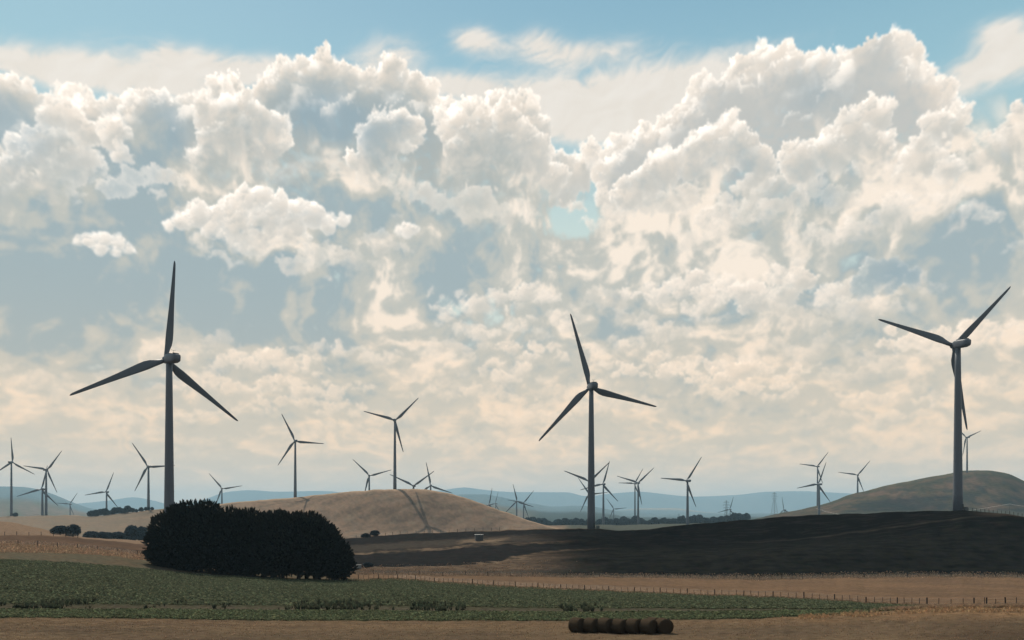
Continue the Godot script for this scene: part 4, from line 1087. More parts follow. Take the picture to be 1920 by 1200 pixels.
func build_trees() -> void:
	bark = matte(Color(0.035, 0.03, 0.025), 0.95, 0.1)
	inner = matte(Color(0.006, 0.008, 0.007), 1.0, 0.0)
	leaves = leaf_material(0.0)
	crown_spray = tuft(22, 3)
	# the cypress clump: four trees grown into one rounded mass
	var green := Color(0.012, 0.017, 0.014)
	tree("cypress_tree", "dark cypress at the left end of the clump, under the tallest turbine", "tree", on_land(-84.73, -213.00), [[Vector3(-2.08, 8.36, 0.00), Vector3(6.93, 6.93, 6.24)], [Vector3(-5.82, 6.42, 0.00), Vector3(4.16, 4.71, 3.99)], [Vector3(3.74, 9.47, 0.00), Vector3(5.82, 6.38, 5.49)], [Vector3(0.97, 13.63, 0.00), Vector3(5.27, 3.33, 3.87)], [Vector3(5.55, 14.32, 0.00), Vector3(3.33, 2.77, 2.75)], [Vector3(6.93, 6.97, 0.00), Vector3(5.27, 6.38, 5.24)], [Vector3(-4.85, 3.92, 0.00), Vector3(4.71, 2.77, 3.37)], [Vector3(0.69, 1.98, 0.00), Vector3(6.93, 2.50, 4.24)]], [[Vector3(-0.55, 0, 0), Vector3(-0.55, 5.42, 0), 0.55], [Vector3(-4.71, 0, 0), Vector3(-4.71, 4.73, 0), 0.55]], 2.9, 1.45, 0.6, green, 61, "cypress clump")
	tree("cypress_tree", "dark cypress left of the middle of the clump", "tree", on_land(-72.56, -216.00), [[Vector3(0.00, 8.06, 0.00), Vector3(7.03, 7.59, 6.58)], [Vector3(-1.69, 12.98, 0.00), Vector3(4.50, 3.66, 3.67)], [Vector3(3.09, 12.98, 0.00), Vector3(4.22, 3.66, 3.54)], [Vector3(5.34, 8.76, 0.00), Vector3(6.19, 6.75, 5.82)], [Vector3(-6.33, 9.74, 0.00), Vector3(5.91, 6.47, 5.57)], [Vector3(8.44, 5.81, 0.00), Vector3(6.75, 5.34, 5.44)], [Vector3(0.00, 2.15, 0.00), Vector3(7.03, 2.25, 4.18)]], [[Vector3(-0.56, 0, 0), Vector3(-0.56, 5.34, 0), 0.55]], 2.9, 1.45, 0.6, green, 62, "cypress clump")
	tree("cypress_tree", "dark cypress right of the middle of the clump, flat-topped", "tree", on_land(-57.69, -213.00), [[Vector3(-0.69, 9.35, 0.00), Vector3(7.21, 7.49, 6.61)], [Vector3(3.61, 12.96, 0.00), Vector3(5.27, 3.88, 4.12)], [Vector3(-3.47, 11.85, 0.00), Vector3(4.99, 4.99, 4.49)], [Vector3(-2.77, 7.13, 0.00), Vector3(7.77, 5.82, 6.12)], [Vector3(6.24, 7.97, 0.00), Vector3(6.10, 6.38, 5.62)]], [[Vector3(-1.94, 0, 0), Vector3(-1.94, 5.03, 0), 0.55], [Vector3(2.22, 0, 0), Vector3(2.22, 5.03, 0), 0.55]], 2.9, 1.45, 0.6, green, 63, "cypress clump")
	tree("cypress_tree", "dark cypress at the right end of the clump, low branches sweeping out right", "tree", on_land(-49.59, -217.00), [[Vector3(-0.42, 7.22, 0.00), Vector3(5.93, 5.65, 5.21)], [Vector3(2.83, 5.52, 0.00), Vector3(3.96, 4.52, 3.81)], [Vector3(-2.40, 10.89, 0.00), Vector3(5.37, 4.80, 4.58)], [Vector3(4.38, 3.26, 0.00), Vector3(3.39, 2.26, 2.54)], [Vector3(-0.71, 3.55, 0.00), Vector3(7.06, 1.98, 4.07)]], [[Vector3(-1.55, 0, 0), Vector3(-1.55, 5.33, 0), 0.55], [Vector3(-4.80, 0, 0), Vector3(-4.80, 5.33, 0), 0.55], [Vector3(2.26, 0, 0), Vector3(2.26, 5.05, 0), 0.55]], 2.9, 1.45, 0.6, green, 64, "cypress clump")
	# distant trees: four makes, each repeated
	var far := Color(0.032, 0.052, 0.066)  # bluer and paler leaves: distance haze put into the colour
	crown_spray = spray(6, 1.1, 0.16, 8)
	var makes: Array[Node3D] = []
	var rng := RandomNumberGenerator.new()
	rng.seed = 404
	var labels := ["dark tree in the shelter belt along the tan hill's skyline at left", "round dark tree in the distant tree line below the blue ranges"]
	var groups := ["shelter belt on the tan hill", "distant tree line"]
	var spots := [
		[-639.3, -1244.5, 10.4, 0], [-625.3, -1230.0, 10.4, 0], [-623.1, -1239.5, 9.4, 0], [-605.5, -1218.4, 11.0, 0], [-600.5, -1217.0, 8.5, 0], [-591.2, -1209.6, 7.6, 0], [-587.3, -1211.1, 11.1, 0], [-579.2, -1207.4, 10.6, 0], [-568.5, -1194.1, 8.1, 0], [-560.4, -1185.2, 8.4, 0], [-552.8, -1178.6, 10.9, 0], [-549.7, -1186.8, 6.5, 0], [-538.5, -1174.6, 4.9, 0], [-529.2, -1168.8, 6.5, 0], [-523.8, -1171.3, 5.2, 0], [-519.3, -1170.8, 4.5, 0], [-509.5, -1159.5, 4.4, 0], [2.1, -1627.0, 15.1, 1], [12.0, -1638.5, 15.2, 1], [20.7, -1656.4, 12.6, 1], [30.3, -1601.8, 19.5, 1], [40.1, -1601.4, 19.9, 1], [49.2, -1646.3, 12.1, 1], [54.8, -1614.5, 21.6, 1], [63.7, -1660.5, 21.3, 1], [72.8, -1627.6, 15.5, 1], [83.1, -1662.0, 13.1, 1], [92.9, -1663.8, 20.6, 1], [100.3, -1675.7, 12.9, 1], [106.6, -1648.9, 21.2, 1], [116.2, -1673.9, 17.5, 1], [120.5, -1625.3, 13.8, 1], [126.1, -1611.9, 18.9, 1], [136.7, -1612.9, 12.5, 1], [149.9, -1642.7, 16.1, 1], [157.8, -1647.5, 20.3, 1], [164.8, -1633.7, 12.6, 1], [171.7, -1602.6, 16.9, 1], [182.4, -1610.4, 19.3, 1], [197.4, -1650.4, 19.9, 1], [202.4, -1634.8, 13.5, 1], [210.9, -1623.6, 16.5, 1], [227.6, -1668.2, 21.8, 1], [231.9, -1639.1, 19.3, 1], [238.1, -1623.3, 16.0, 1], [246.1, -1630.2, 21.9, 1], [259.7, -1650.2, 17.0, 1], [260.6, -1607.1, 14.7, 1], [280.6, -1669.4, 15.6, 1], [289.2, -1662.0, 18.9, 1], [298.4, -1660.8, 15.6, 1], [300.8, -1622.5, 16.9, 1], [316.7, -1655.3, 14.9, 1], [326.6, -1652.0, 17.8, 1], [331.4, -1643.8, 14.5, 1], [339.3, -1637.0, 20.2, 1], [354.2, -1663.8, 15.5, 1], [362.4, -1659.0, 20.3, 1], [372.3, -1667.4, 20.7, 1], [384.2, -1678.1, 21.6, 1], [384.7, -1642.3, 13.7, 1], [402.5, -1675.0, 16.8, 1], [407.8, -1657.6, 19.3, 1], [416.2, -1662.4, 17.8, 1], [418.2, -1633.7, 18.2, 1], [432.4, -1650.9, 19.2, 1], [428.9, -1612.8, 16.4, 1], [439.2, -1617.5, 18.9, 1], [444.2, -1603.3, 16.7, 1], [451.7, -1604.3, 13.3, 1], [462.2, -1614.5, 13.9, 1], [39.5, -1517.9, 11.3, 1], [49.7, -1525.4, 10.4, 1], [59.7, -1490.0, 11.4, 1], [69.0, -1514.6, 9.7, 1], [79.9, -1512.4, 9.2, 1], [88.8, -1495.7, 12.3, 1], [99.2, -1524.9, 14.7, 1], [109.5, -1515.1, 13.9, 1], [119.3, -1512.2, 9.9, 1], [130.1, -1523.8, 14.7, 1], [142.1, -1526.5, 11.1, 1], [149.9, -1490.1, 9.6, 1], [163.3, -1526.9, 9.8, 1], [175.3, -1543.5, 11.3, 1], [179.7, -1503.6, 10.7, 1], [192.5, -1512.8, 14.8, 1], [205.7, -1525.7, 10.6, 1], [216.6, -1519.8, 11.5, 1], [229.5, -1549.1, 12.0, 1], [233.3, -1518.6, 9.7, 1], [243.0, -1516.6, 10.8, 1], [257.6, -1539.6, 9.1, 1], [261.5, -1506.4, 14.6, 1], [271.9, -1504.7, 10.6, 1], [287.8, -1549.3, 10.8, 1], [292.0, -1518.5, 12.9, 1], [305.1, -1534.6, 9.7, 1], [310.4, -1508.0, 12.2, 1], [318.9, -1507.8, 12.2, 1], [328.9, -1511.7, 13.5, 1], [334.3, -1492.2, 10.5, 1], [355.5, -1545.0, 14.3, 1], [352.5, -1490.9, 13.7, 1]]
	for k in spots.size():
		var s: Array = spots[k]
		var at := on_land(s[0], s[1])
		var o: Node3D
		if makes.size() < 4:
			var w := rng.randf_range(0.9, 1.15)
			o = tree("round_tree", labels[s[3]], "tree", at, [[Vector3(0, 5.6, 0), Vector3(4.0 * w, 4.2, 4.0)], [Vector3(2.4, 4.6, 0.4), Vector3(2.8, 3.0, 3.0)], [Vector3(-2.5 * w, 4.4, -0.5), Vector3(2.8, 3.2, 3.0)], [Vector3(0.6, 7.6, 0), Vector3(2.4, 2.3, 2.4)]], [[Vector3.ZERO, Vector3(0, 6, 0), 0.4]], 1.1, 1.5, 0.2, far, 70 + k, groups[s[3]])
			makes.append(o)
		else:
			o = makes[k % 4].duplicate()
			o.name = numbered("round_tree")
			add_child(o)
			o.position = at
			o.rotation.y = rng.randf() * TAU
			tag(o, labels[s[3]], "tree", groups[s[3]])
		o.scale = Vector3(1.0, rng.randf_range(0.85, 1.1), 1.0) * s[2] / 10.0
	var near_a := makes[0].duplicate()
	near_a.name = numbered("leafy_tree")
	add_child(near_a)
	near_a.position = on_land(-227.72, -425.00)
	near_a.scale = Vector3(0.72, 0.60, 0.72)
	near_a.rotation.y = 0.0
	tag(near_a, "spreading dark tree beside the brown ridge at left, right one of two", "tree")
	near_a.remove_meta("group")
	var near_b := makes[1].duplicate()
	near_b.name = numbered("shrub")
	add_child(near_b)
	near_b.position = on_land(-237.12, -430.00)
	near_b.scale = Vector3(0.87, 0.46, 0.87)
	near_b.rotation.y = 1.3
	tag(near_b, "low dark bush beside the brown ridge at left, left one of two", "shrub")
	near_b.remove_meta("group")
	var near_c := makes[2].duplicate()
	near_c.name = numbered("leafy_tree")
	add_child(near_c)
	near_c.position = on_land(-287.29, -560.00)
	near_c.scale = Vector3(1.20, 0.60, 1.20)
	near_c.rotation.y = 2.6
	tag(near_c, "long low hedge bush behind the brown ridge, left part", "tree")
	near_c.remove_meta("group")
	var near_d := makes[3].duplicate()
	near_d.name = numbered("leafy_tree")
	add_child(near_d)
	near_d.position = on_land(-281.53, -566.00)
	near_d.scale = Vector3(1.18, 0.62, 1.18)
	near_d.rotation.y = 3.9
	tag(near_d, "long low hedge bush behind the brown ridge, middle part", "tree")
	near_d.remove_meta("group")
	var near_e := makes[0].duplicate()
	near_e.name = numbered("leafy_tree")
	add_child(near_e)
	near_e.position = on_land(-269.79, -560.00)
	near_e.scale = Vector3(1.14, 0.60, 1.14)
	near_e.rotation.y = 5.2
	tag(near_e, "long low hedge bush behind the brown ridge, right part", "tree")
	near_e.remove_meta("group")
	var near_f := makes[1].duplicate()
	near_f.name = numbered("shrub")
	add_child(near_f)
	near_f.position = on_land(-260.68, -520.00)
	near_f.scale = Vector3(0.55, 0.42, 0.55)
	near_f.rotation.y = 6.5
	tag(near_f, "dark low bush in front of the hedge behind the brown ridge", "shrub")
	near_f.remove_meta("group")
	var near_g := makes[2].duplicate()
	near_g.name = numbered("leafy_tree")
	add_child(near_g)
	near_g.position = on_land(-271.17, -585.00)
	near_g.scale = Vector3(1.15, 1.15, 1.15)
	near_g.rotation.y = 7.8
	tag(near_g, "tall rounded tree at the left side of the cypress clump", "tree")
	near_g.remove_meta("group")
	var near_h := makes[3].duplicate()
	near_h.name = numbered("leafy_tree")
	add_child(near_h)
	near_h.position = on_land(-266.71, -592.00)
	near_h.scale = Vector3(0.99, 1.10, 0.99)
	near_h.rotation.y = 9.1
	tag(near_h, "smaller rounded tree half hidden by the cypress clump's left side", "tree")
	near_h.remove_meta("group")
	var near_i := makes[0].duplicate()
	near_i.name = numbered("shrub")
	add_child(near_i)
	near_i.position = on_land(-402.19, -720.00)
	near_i.scale = Vector3(0.39, 0.30, 0.39)
	near_i.rotation.y = 10.4
	tag(near_i, "lone small shrub on the tan slope above the two dark bushes", "shrub")
	near_i.remove_meta("group")
	var near_j := makes[1].duplicate()
	near_j.name = numbered("shrub")
	add_child(near_j)
	near_j.position = on_land(-73.12, -437.00)
	near_j.scale = Vector3(0.57, 0.30, 0.57)
	near_j.rotation.y = 11.7
	tag(near_j, "dark shrub below the fence at the foot of the tan hill", "shrub")
	near_j.remove_meta("group")
	var near_k := makes[2].duplicate()
	near_k.name = numbered("shrub")
	add_child(near_k)
	near_k.position = on_land(-77.95, -437.00)
	near_k.scale = Vector3(0.48, 0.24, 0.48)
	near_k.rotation.y = 13.0
	tag(near_k, "small dark shrub left of the larger one below the tan hill", "shrub")
	near_k.remove_meta("group")
	var near_l := makes[3].duplicate()
	near_l.name = numbered("leafy_tree")
	add_child(near_l)
	near_l.position = on_land(-760.68, -1255.00)
	near_l.scale = Vector3(0.78, 0.60, 0.78)
	near_l.rotation.y = 14.3
	tag(near_l, "small dark tree at the foot of the leftmost turbine", "tree")
	near_l.remove_meta("group")
	var near_m := makes[0].duplicate()
	near_m.name = numbered("shrub")
	add_child(near_m)
	near_m.position = on_land(-53.09, -302.00)
	near_m.scale = Vector3(0.34, 0.17, 0.34)
	near_m.rotation.y = 15.6
	tag(near_m, "little dark shrub on the brown strip right of the cypress clump", "shrub")
	near_m.remove_meta("group")

func build_fences() -> void:
	var wood := matte(Color(0.028, 0.026, 0.025), 0.95, 0.1)
	var wire := matte(Color(0.12, 0.12, 0.12), 0.5, 0.5)
	fence("wire fence between the green crop and the brown paddock, thin droppers between stout posts", [Vector2(-42.45, -226.38), Vector2(-34.42, -235.00), Vector2(-20.48, -224.70), Vector2(-8.40, -215.00), Vector2(5.34, -205.00), Vector2(17.77, -195.00), Vector2(28.91, -185.00), Vector2(38.74, -175.00), Vector2(47.27, -165.00), Vector2(56.41, -152.00), Vector2(62.89, -138.00), Vector2(65.00, -128.00), Vector2(68.36, -125.00), Vector2(72.67, -125.42)], 1.75, 4, 1.35, wood, wire, 4, 1)
	fence("far wire fence along the foot of the dark ploughed hill", [Vector2(-46.24, -273.16), Vector2(-3.65, -280.00), Vector2(31.21, -282.00), Vector2(65.62, -280.00), Vector2(86.25, -276.00), Vector2(115.66, -282.00), Vector2(142.37, -284.00), Vector2(184.90, -284.00)], 3.85, 2, 1.3, wood, wire, 3, 2)
	fence("wire fence along the foot of the tan hill", [Vector2(-83.32, -438.29), Vector2(-67.57, -432.44), Vector2(-55.73, -428.00), Vector2(-44.42, -426.40), Vector2(-27.60, -424.00), Vector2(-12.42, -424.00), Vector2(-2.78, -427.11)], 4.4, 1, 1.75, wood, wire, 3, 3)
	fence("short wire fence on the brown ridge at the left edge", [Vector2(-200.55, -302.00), Vector2(-188.75, -302.00), Vector2(-179.31, -302.00), Vector2(-169.09, -302.00), Vector2(-159.26, -302.00)], 4.5, 1, 1.3, wood, wire, 3, 4)
	fence("fence with close posts on the crest right of the nearest right turbine", [Vector2(208.14, -377.00), Vector2(218.44, -377.00), Vector2(225.81, -377.00), Vector2(238.08, -377.00)], 1.9, 1, 1.3, wood, wire, 2, 5)
	fence("old wire fence in the dry grass left of the cypress clump", [Vector2(-161.02, -247.33), Vector2(-147.94, -247.00), Vector2(-138.29, -247.00), Vector2(-125.43, -247.00), Vector2(-112.24, -247.00)], 6.0, 1, 1.4, wood, wire, 3, 6)
	fence("yard fence with stout posts at the right edge, beside the dry grass", [Vector2(70.11, -121.00), Vector2(70.08, -117.00), Vector2(74.76, -119.00), Vector2(80.47, -120.00)], 2.3, 2, 1.3, wood, wire, 3, 7)

# posts along a line of ground points; every `gap`-th is stout, the others are droppers
func fence(label: String, pts: Array, step: float, gap: int, tall: float, wood: Material, wire: Material, wires: int, seed_: int) -> void:
	var start := on_land(pts[0].x, pts[0].y)
	var o := thing("wire_fence", label, "fence", start)
	var rng := RandomNumberGenerator.new()
	rng.seed = seed_
	var stout := begin(false)
	block(stout, Vector3(0, tall / 2.0 - 0.15, 0), Vector3(0.17, tall + 0.3, 0.17), 0.02)
	var stout_mesh := finish(stout)
	var slim := begin(false)
	block(slim, Vector3(0, tall * 0.46 - 0.15, 0), Vector3(0.075, tall * 0.92 + 0.3, 0.075), 0.01)
	var slim_mesh := finish(slim)
	var along := []
	var k := 0
	var carry := 0.0
	for i in pts.size() - 1:
		var a: Vector2 = pts[i]
		var b: Vector2 = pts[i + 1]
		var n := a.distance_to(b)
		while carry < n:
			var q := a.lerp(b, carry / n)
			along.append(on_land(q.x, q.y))
			carry += step
		carry -= n
	for p in along:
		var is_stout := k % gap == 0
		var m := part("fence_post" if is_stout else "fence_dropper", stout_mesh if is_stout else slim_mesh, wood, o)
		m.position = p - start
		m.rotation = Vector3(rng.randf_range(-0.05, 0.05), rng.randf() * TAU, rng.randf_range(-0.05, 0.05))
		m.scale = Vector3.ONE * rng.randf_range(0.9, 1.1)
		k += 1
	for w in wires:
		var st := begin(false)
		for i in along.size() - 1:
			var h := Vector3(0, tall * (0.9 - 0.75 * w / maxf(wires, 1.0)), 0)
			bar(st, along[i] - start + h, along[i + 1] - start + h, 0.014, 3)
		part("wire", finish(st), wire, o)

func make_bale(seed_: int) -> ArrayMesh:
	# axis along z, sagged a little, with the shaggy edge of cut straw
	var st := begin()
	var n := fast_noise(seed_, 4, 0.6)
	var rings := []
	for k in [[-0.62, 0.62], [-0.58, 0.765], [-0.5, 0.79], [-0.3, 0.785], [-0.05, 0.795], [0.2, 0.785], [0.5, 0.79], [0.58, 0.765], [0.62, 0.62]]:
		var p := PackedVector3Array()
		for i in 40:
			var a := TAU * i / 40.0
			var r: float = k[1] * (1.0 + 0.035 * n.get_noise_3d(cos(a) * 2.5, sin(a) * 2.5, k[0] * 4.0) + 0.02 * n.get_noise_3d(cos(a) * 9.0, sin(a) * 9.0, k[0] * 12.0)) + 0.001
			p.append(Vector3(cos(a) * r * 1.08, maxf(sin(a) * r, -0.73) + 0.73, k[0] * (1.0 + 0.05 * n.get_noise_2d(cos(a) * r * 6.0, sin(a) * r * 6.0))))
		rings.append(p)
	loft(st, rings)
	return finish(st)

func build_small_things() -> void:
	var straw := StandardMaterial3D.new()
	straw.albedo_color = Color(0.075, 0.055, 0.038).linear_to_srgb()
	straw.albedo_texture = noise_picture(501, 256, 0.03, 0.25, 1.0, 5, 4)
	straw.uv1_triplanar = true
	straw.uv1_scale = Vector3(1.2, 1.2, 1.2)
	straw.roughness = 1.0
	straw.specular_mode = BaseMaterial3D.SPECULAR_DISABLED
	straw.heightmap_enabled = true
	straw.heightmap_texture = straw.albedo_texture
	straw.heightmap_scale = 3.0
	var bales: Array[ArrayMesh] = [make_bale(21), make_bale(22), make_bale(23)]
	var bale_a := root_mesh("straw_bale", bales[0], straw)
	bale_a.position = on_land(13.55, -81.30) - Vector3(0, 0.06, 0)
	bale_a.rotation_degrees.y = 45.6
	tag(bale_a, "round straw bale at the right end of the long row, its face showing", "bale", "round straw bales on the stubble")
	var bale_b := root_mesh("straw_bale", bales[1], straw)
	bale_b.position = on_land(12.18, -81.67) - Vector3(0, 0.06, 0)
	bale_b.rotation_degrees.y = 46.7
	tag(bale_b, "round straw bale, second from the right end of the long row", "bale", "round straw bales on the stubble")
	var bale_c := root_mesh("straw_bale", bales[2], straw)
	bale_c.position = on_land(10.81, -82.04) - Vector3(0, 0.06, 0)
	bale_c.rotation_degrees.y = 46.1
	tag(bale_c, "round straw bale, third from the right end of the long row", "bale", "round straw bales on the stubble")
	var bale_d := root_mesh("straw_bale", bales[0], straw)
	bale_d.position = on_land(9.44, -82.40) - Vector3(0, 0.06, 0)
	bale_d.rotation_degrees.y = 44.9
	tag(bale_d, "round straw bale, fourth from the right end of the long row", "bale", "round straw bales on the stubble")
	var bale_e := root_mesh("straw_bale", bales[1], straw)
	bale_e.position = on_land(8.06, -82.77) - Vector3(0, 0.06, 0)
	bale_e.rotation_degrees.y = 48.3
	tag(bale_e, "round straw bale, fifth from the right end of the long row", "bale", "round straw bales on the stubble")
	var bale_f := root_mesh("straw_bale", bales[2], straw)
	bale_f.position = on_land(6.69, -83.14) - Vector3(0, 0.06, 0)
	bale_f.rotation_degrees.y = 44.1
	tag(bale_f, "round straw bale at the left end of the long row", "bale", "round straw bales on the stubble")
	var bale_g := root_mesh("straw_bale", bales[0], straw)
	bale_g.position = on_land(15.09, -81.60) - Vector3(0, 0.06, 0)
	bale_g.rotation_degrees.y = 18.0
	tag(bale_g, "round straw bale rightmost of all, its whole round face showing", "bale", "round straw bales on the stubble")
	var bale_h := root_mesh("straw_bale", bales[1], straw)
	bale_h.position = on_land(14.39, -83.10) - Vector3(0, 0.06, 0)
	bale_h.rotation_degrees.y = 34.0
	tag(bale_h, "round straw bale tucked behind the rightmost bale", "bale", "round straw bales on the stubble")
	var iron := matte(Color(0.05, 0.052, 0.055), 0.6, 0.4)
	var bright := matte(Color(0.62, 0.63, 0.62), 0.35, 0.6)
	bright.metallic = 0.6
	var shed := thing("shed", "small dark shed with a shining roof among the brown strips", "shed", on_land(-15.26, -378.00), 0.25)
	var st := begin(false)
	block(st, Vector3(-0.9, 1.25, 0), Vector3(1.5, 2.7, 2.6), 0.03)
	block(st, Vector3(1.3, 1.25, 0), Vector3(0.8, 2.7, 2.6), 0.03)
	block(st, Vector3(0.35, 1.25, -1.1), Vector3(1.0, 2.7, 0.3), 0.02)
	part("wall", finish(st), iron, shed)
	st = begin(false)
	block(st, Vector3(0.35, 0.95, 1.2), Vector3(1.04, 2.0, 0.08), 0.01)
	part("door", finish(st), iron, shed)
	for k in 9:
		st = begin(false)
		block(st, Vector3(-1.72 + k * 0.43, 2.78 + 0.02 * (k % 2), 0), Vector3(0.41, 0.07, 3.1), 0.01)
		part("roof_sheet", finish(st), bright, shed)
	var tank := thing("water_trough", "small grey box-shaped trough at the right foot of the cypress clump", "trough", on_land(-55.31, -296.00), 0.3)
	st = begin(false)
	block(st, Vector3(0, 0.65, 0), Vector3(1.7, 1.3, 1.0), 0.04)
	part("body", finish(st), matte(Color(0.16, 0.165, 0.16)), tank)
	st = begin(false)
	block(st, Vector3(0, 1.34, 0), Vector3(1.8, 0.1, 1.1), 0.02)
	part("rim", finish(st), matte(Color(0.3, 0.3, 0.29)), tank)
	var box_a := thing("switch_box", "small grey switch box at the foot of the turbine on the dark hill's crest", "switch box", on_land(207.21, -374.00), 0.2)
	st = begin(false)
	block(st, Vector3(0, 0.75, 0), Vector3(1.5, 1.6, 1.2), 0.04)
	part("cabinet", finish(st), matte(Color(0.10, 0.11, 0.11)), box_a)
	st = begin(false)
	block(st, Vector3(0, 1.6, 0), Vector3(1.7, 0.12, 1.4), 0.02)
	part("lid", finish(st), matte(Color(0.16, 0.16, 0.16)), box_a)
	var box_b := thing("switch_box", "small grey switch box at the foot of the large central turbine", "switch box", on_land(45.49, -434.00), 0.2)
	st = begin(false)
	block(st, Vector3(0, 0.75, 0), Vector3(1.5, 1.6, 1.2), 0.04)
	part("cabinet", finish(st), matte(Color(0.10, 0.11, 0.11)), box_b)
	st = begin(false)
	block(st, Vector3(0, 1.6, 0), Vector3(1.7, 0.12, 1.4), 0.02)
	part("lid", finish(st), matte(Color(0.16, 0.16, 0.16)), box_b)
	pylon("lattice pylon beside the small turbine above the dark hill's left slope", on_land(442.30, -1690.00), 51.0, 0.40)
	pylon("lattice pylon at the left foot of the mottled grassy hill", on_land(557.34, -1740.00), 48.0, 0.50)
	pylon("tiny far lattice pylon right of the pair of touching turbines", on_land(611.33, -3000.00), 38.0, 0.50)
	pylon("tiny far lattice pylon right of the lone turbine with level blade", on_land(710.42, -3200.00), 34.0, 0.50)
	var tops: Array[Vector3] = []
	var pole_labels := ["slim power pole behind the crest at the right edge", "slim power pole beyond the right edge of the crest", "slim power pole at the foot of the grassy hill"]
	var pole_spots := [Vector2(340.16, -560.00), Vector2(410.16, -600.00), Vector2(497.27, -1340.00)]
	for k in 3:
		var at := on_land(pole_spots[k].x, pole_spots[k].y)
		var po := thing("power_pole", pole_labels[k], "power pole", at, 0.9, "poles of the power line at right")
		st = begin()
		loft(st, [ring(Vector3(0, -1, 0), 0.16, 0.16, 8), ring(Vector3(0, 14.2, 0), 0.1, 0.1, 8)])
		part("pole", finish(st), iron, po)
		st = begin(false)
		block(st, Vector3(0, 13.6, 0), Vector3(2.6, 0.14, 0.14), 0.02)
		part("cross_arm", finish(st), iron, po)
		for s in [-1.2, 0.0, 1.2]:
			st = begin()
			loft(st, [ring(Vector3(s, 13.68, 0), 0.06, 0.06, 6), ring(Vector3(s, 13.95, 0), 0.08, 0.08, 6)])
			part("insulator", finish(st), bright, po)
		tops.append(at)
	for pair in [[0, 1, "right of"], [2, 0, "left of"]]:
		for s in [-1.2, 0.0, 1.2]:
			st = begin(false)
			var off := Vector3(cos(0.9) * s, 13.9, -sin(0.9) * s)
			var from: Vector3 = tops[pair[0]] + off
			var upto: Vector3 = tops[pair[1]] + off
			var last := from
			for q in range(1, 25):
				var f := q / 24.0
				var p := from.lerp(upto, f) - Vector3(0, 4.0 * f * (1.0 - f) * from.distance_to(upto) * 0.015, 0)
				bar(st, last, p, 0.05, 3)
				last = p
			tag(root_mesh("power_line", finish(st), bright), "%s of three pale power line wires %s the slim right-hand pole" % ["left outer one" if s < -1.0 else "right outer one" if s > 1.0 else "middle one", pair[2]], "power line", "wires of the power line at right")

# a lattice pylon: four legs that lean together, braces, and arms
func pylon(label: String, at: Vector3, tall: float, turn: float) -> void:
	var steel := matte(Color(0.13, 0.14, 0.15), 0.6, 0.4)
	var o := thing("lattice_pylon", label, "pylon", at, turn, "pylons of the power line on the plain")
	var thick := tall * 0.011
	var half := tall * 0.11
	var waist := tall * 0.028
	for sx in [-1.0, 1.0]:
		for sz in [-1.0, 1.0]:
			var st := begin(false)
			bar(st, Vector3(sx * half, -1, sz * half), Vector3(sx * waist, tall * 0.66, sz * waist), thick)
			bar(st, Vector3(sx * waist, tall * 0.66, sz * waist), Vector3(sx * waist * 0.5, tall, sz * waist * 0.5), thick * 0.9)
			part("leg", finish(st), steel, o)
	var br := begin(false)
	for k in 7:
		var f0 := k / 7.0
		var f1 := (k + 1) / 7.0
		var a := lerpf(half, waist, f0)
		var b := lerpf(half, waist, f1)
		for s in [-1.0, 1.0]:
			bar(br, Vector3(-a, tall * 0.66 * f0, s * a), Vector3(b, tall * 0.66 * f1, s * b), thick * 0.6)
			bar(br, Vector3(a, tall * 0.66 * f0, s * a), Vector3(-b, tall * 0.66 * f1, s * b), thick * 0.6)
	part("bracing", finish(br), steel, o)
	for k in 3:
		var y := tall * (0.70 + 0.11 * k)
		var reach: float = tall * [0.13, 0.16, 0.12][k]
		var st := begin(false)
		for s in [-1.0, 1.0]:
			bar(st, Vector3(0, y, 0), Vector3(s * reach, y + tall * 0.01, 0), thick * 0.8)
			bar(st, Vector3(0, y + tall * 0.04, 0), Vector3(s * reach, y + tall * 0.01, 0), thick * 0.6)
		part("cross_arm", finish(st), steel, o)
		for s in [-1.0, 1.0]:
			var ins := begin(false)
			bar(ins, Vector3(s * reach, y + tall * 0.01, 0), Vector3(s * reach, y - tall * 0.03, 0), thick)
			part("insulator", finish(ins), steel, o)

# scattered plants between two land lines
func scatter(rng: RandomNumberGenerator, l0: float, l1: float, t0: float, t1: float, count: int, size: float, vary: float, color: Color, places: Array[Transform3D], colors: PackedColorArray, keep: Callable) -> void:
	for q in count:
		var l := rng.randf_range(l0, l1)
		var t := rng.randf_range(t0, t1)
		var i := 0
		var lo := 0
		var hi := T_COUNT - 1
		while hi - lo > 1:
			i = (lo + hi) / 2
			if t_of(i) <= t:
				lo = i
			else:
				hi = i
		var k := int(l)
		var d := lerpf(line_d[k][lo], line_d[k + 1][lo], l - k)
		# as many per square metre near as far
		if not keep.call(l, t, t * d, d, rng):
			continue
		var y := between(lo, k, l - k) + bumps(t * d, -d)
		var s := size * rng.randf_range(1.0 - vary, 1.0 + vary)
		var b := Basis(Vector3.UP, rng.randf() * TAU).scaled(Vector3(s, s * rng.randf_range(0.7, 1.3), s))
		places.append(Transform3D(b, Vector3(t * d, y - 0.03, -d)))
		var v := rng.randf_range(0.5, 1.2) if rng.randf() < 0.8 else rng.randf_range(1.2, 2.1)
		colors.append(Color(color.r * v * rng.randf_range(0.9, 1.2), color.g * v, color.b * v))

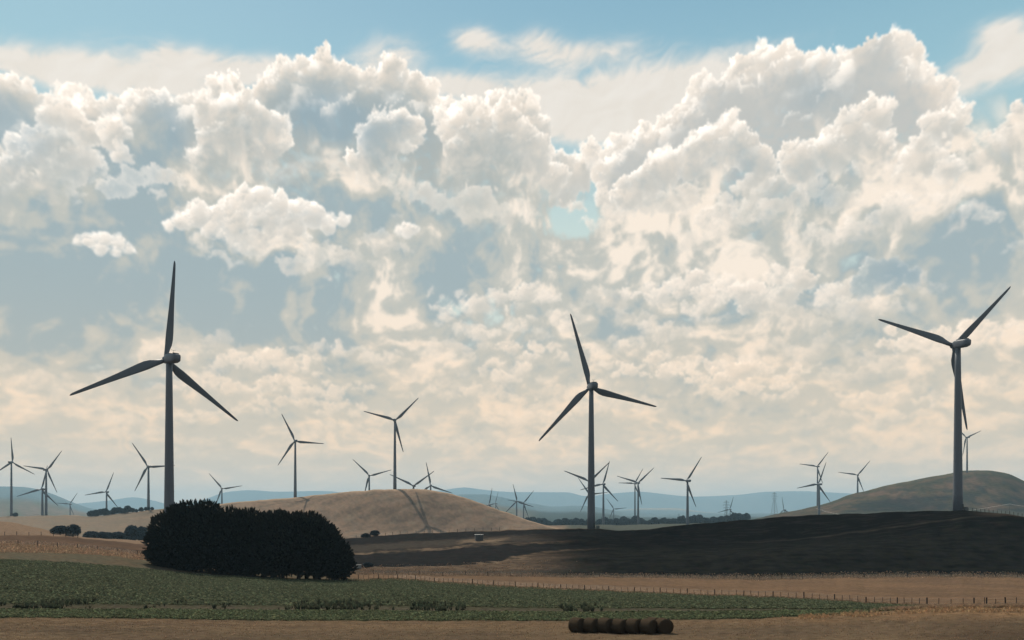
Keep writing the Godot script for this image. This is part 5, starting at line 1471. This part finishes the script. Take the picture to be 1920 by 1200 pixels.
func build_ground_cover() -> void:
	var rng := RandomNumberGenerator.new()
	rng.seed = 909
	var soft := leaf_material(0.9)
	var places: Array[Transform3D] = []
	var colors := PackedColorArray()
	var crop_keep := func(l: float, t: float, x: float, d: float, r: RandomNumberGenerator) -> bool:
		if l > 4.9 and l < 5.06:
			return false
		# wheel tracks and thin rows
		if absf(fposmod(x * 0.25 + d, 24.0) - 12.0) < 0.5 or r.randf() < 0.35 * smoothstep(0.0, 0.3, tint.get_noise_2d(x * 0.01, d * 0.45)):
			return false
		return t + 0.03 * tint.get_noise_2d(x * 0.1, d * 0.1) + 0.06 * (r.randf() - 0.5) < 0.505 - 0.06 * maxf(5.0 - l, 0.0) + 0.04 * maxf(l - 5.0, 0.0) and r.randf() < 0.5 + d / 300.0
	scatter(rng, 4.0, 4.92, -0.72, 0.55, 56000, 0.33, 0.4, Color(0.098, 0.118, 0.062), places, colors, crop_keep)
	scatter(rng, 5.05, 6.0, -0.72, 0.55, 230000, 0.38, 0.4, Color(0.092, 0.108, 0.062), places, colors, crop_keep)
	tag(multi("crop", leafy(7, 4), soft, places, colors, self), "low green leafy crop covering the field in front of the cypress clump", "", "", "stuff")
	# tall dark weeds along the drain through the crop
	places = []
	colors = PackedColorArray()
	var weed_keep := func(l: float, t: float, x: float, d: float, r: RandomNumberGenerator) -> bool:
		var patch := tint.get_noise_2d(x * 0.05 + 70.0, 3.0)
		return patch + 0.5 * tint.get_noise_2d(x * 0.4, 9.0) > 0.12 + 0.15 * r.randf() + 0.35 * smoothstep(-0.2, 0.1, t)
	scatter(rng, 4.96, 5.10, -0.72, 0.42, 4200, 0.62, 0.5, Color(0.052, 0.064, 0.042), places, colors, weed_keep)
	tag(multi("weeds", spray(8, 0.5, 0.07, 12), soft, places, colors, self), "tall dark weeds growing along the drain through the green crop", "", "", "stuff")
	# dry grass tufts
	places = []
	colors = PackedColorArray()
	var grass := spray(9, 0.6, 0.035, 14)
	var any := func(l: float, t: float, x: float, d: float, r: RandomNumberGenerator) -> bool:
		return tint.get_noise_2d(x * 0.15, d * 0.15) + 0.5 * r.randf() > 0.0
	var beyond := func(l: float, t: float, x: float, d: float, r: RandomNumberGenerator) -> bool:
		return t + 0.03 * tint.get_noise_2d(x * 0.1, d * 0.1) + 0.06 * (r.randf() - 0.5) > 0.50 - 0.06 * maxf(5.0 - l, 0.0) + 0.04 * maxf(l - 5.0, 0.0)
	scatter(rng, 2.2, 4.0, -0.7, 0.7, 16000, 0.14, 0.4, Color(0.23, 0.165, 0.105), places, colors, any)
	scatter(rng, 3.75, 4.05, 0.35, 0.7, 3000, 0.3, 0.4, Color(0.34, 0.235, 0.135), places, colors, any)
	scatter(rng, 4.02, 6.0, 0.36, 0.72, 14000, 0.42, 0.4, Color(0.29, 0.21, 0.14), places, colors, beyond)
	scatter(rng, 5.9, 6.06, -0.2, 0.6, 5000, 0.45, 0.4, Color(0.21, 0.155, 0.10), places, colors, any)
	scatter(rng, 6.9, 8.2, -0.7, -0.28, 9000, 0.5, 0.5, Color(0.28, 0.20, 0.135), places, colors, any)
	scatter(rng, 7.92, 8.25, -0.2, 0.7, 12000, 0.42, 0.4, Color(0.22, 0.165, 0.115), places, colors, any)
	var fading := func(l: float, t: float, x: float, d: float, r: RandomNumberGenerator) -> bool:
		return tint.get_noise_2d(x * 0.15, d * 0.15) + 0.5 * r.randf() > (l - 8.2) * 0.5 + smoothstep(-0.02, 0.16, t)
	scatter(rng, 8.2, 9.2, -0.2, 0.16, 11000, 0.38, 0.4, Color(0.19, 0.135, 0.095), places, colors, fading)
	tag(multi("dry_grass", grass, soft, places, colors, self), "dry pale grass tufts on the stubble and along the fence lines", "", "", "stuff")
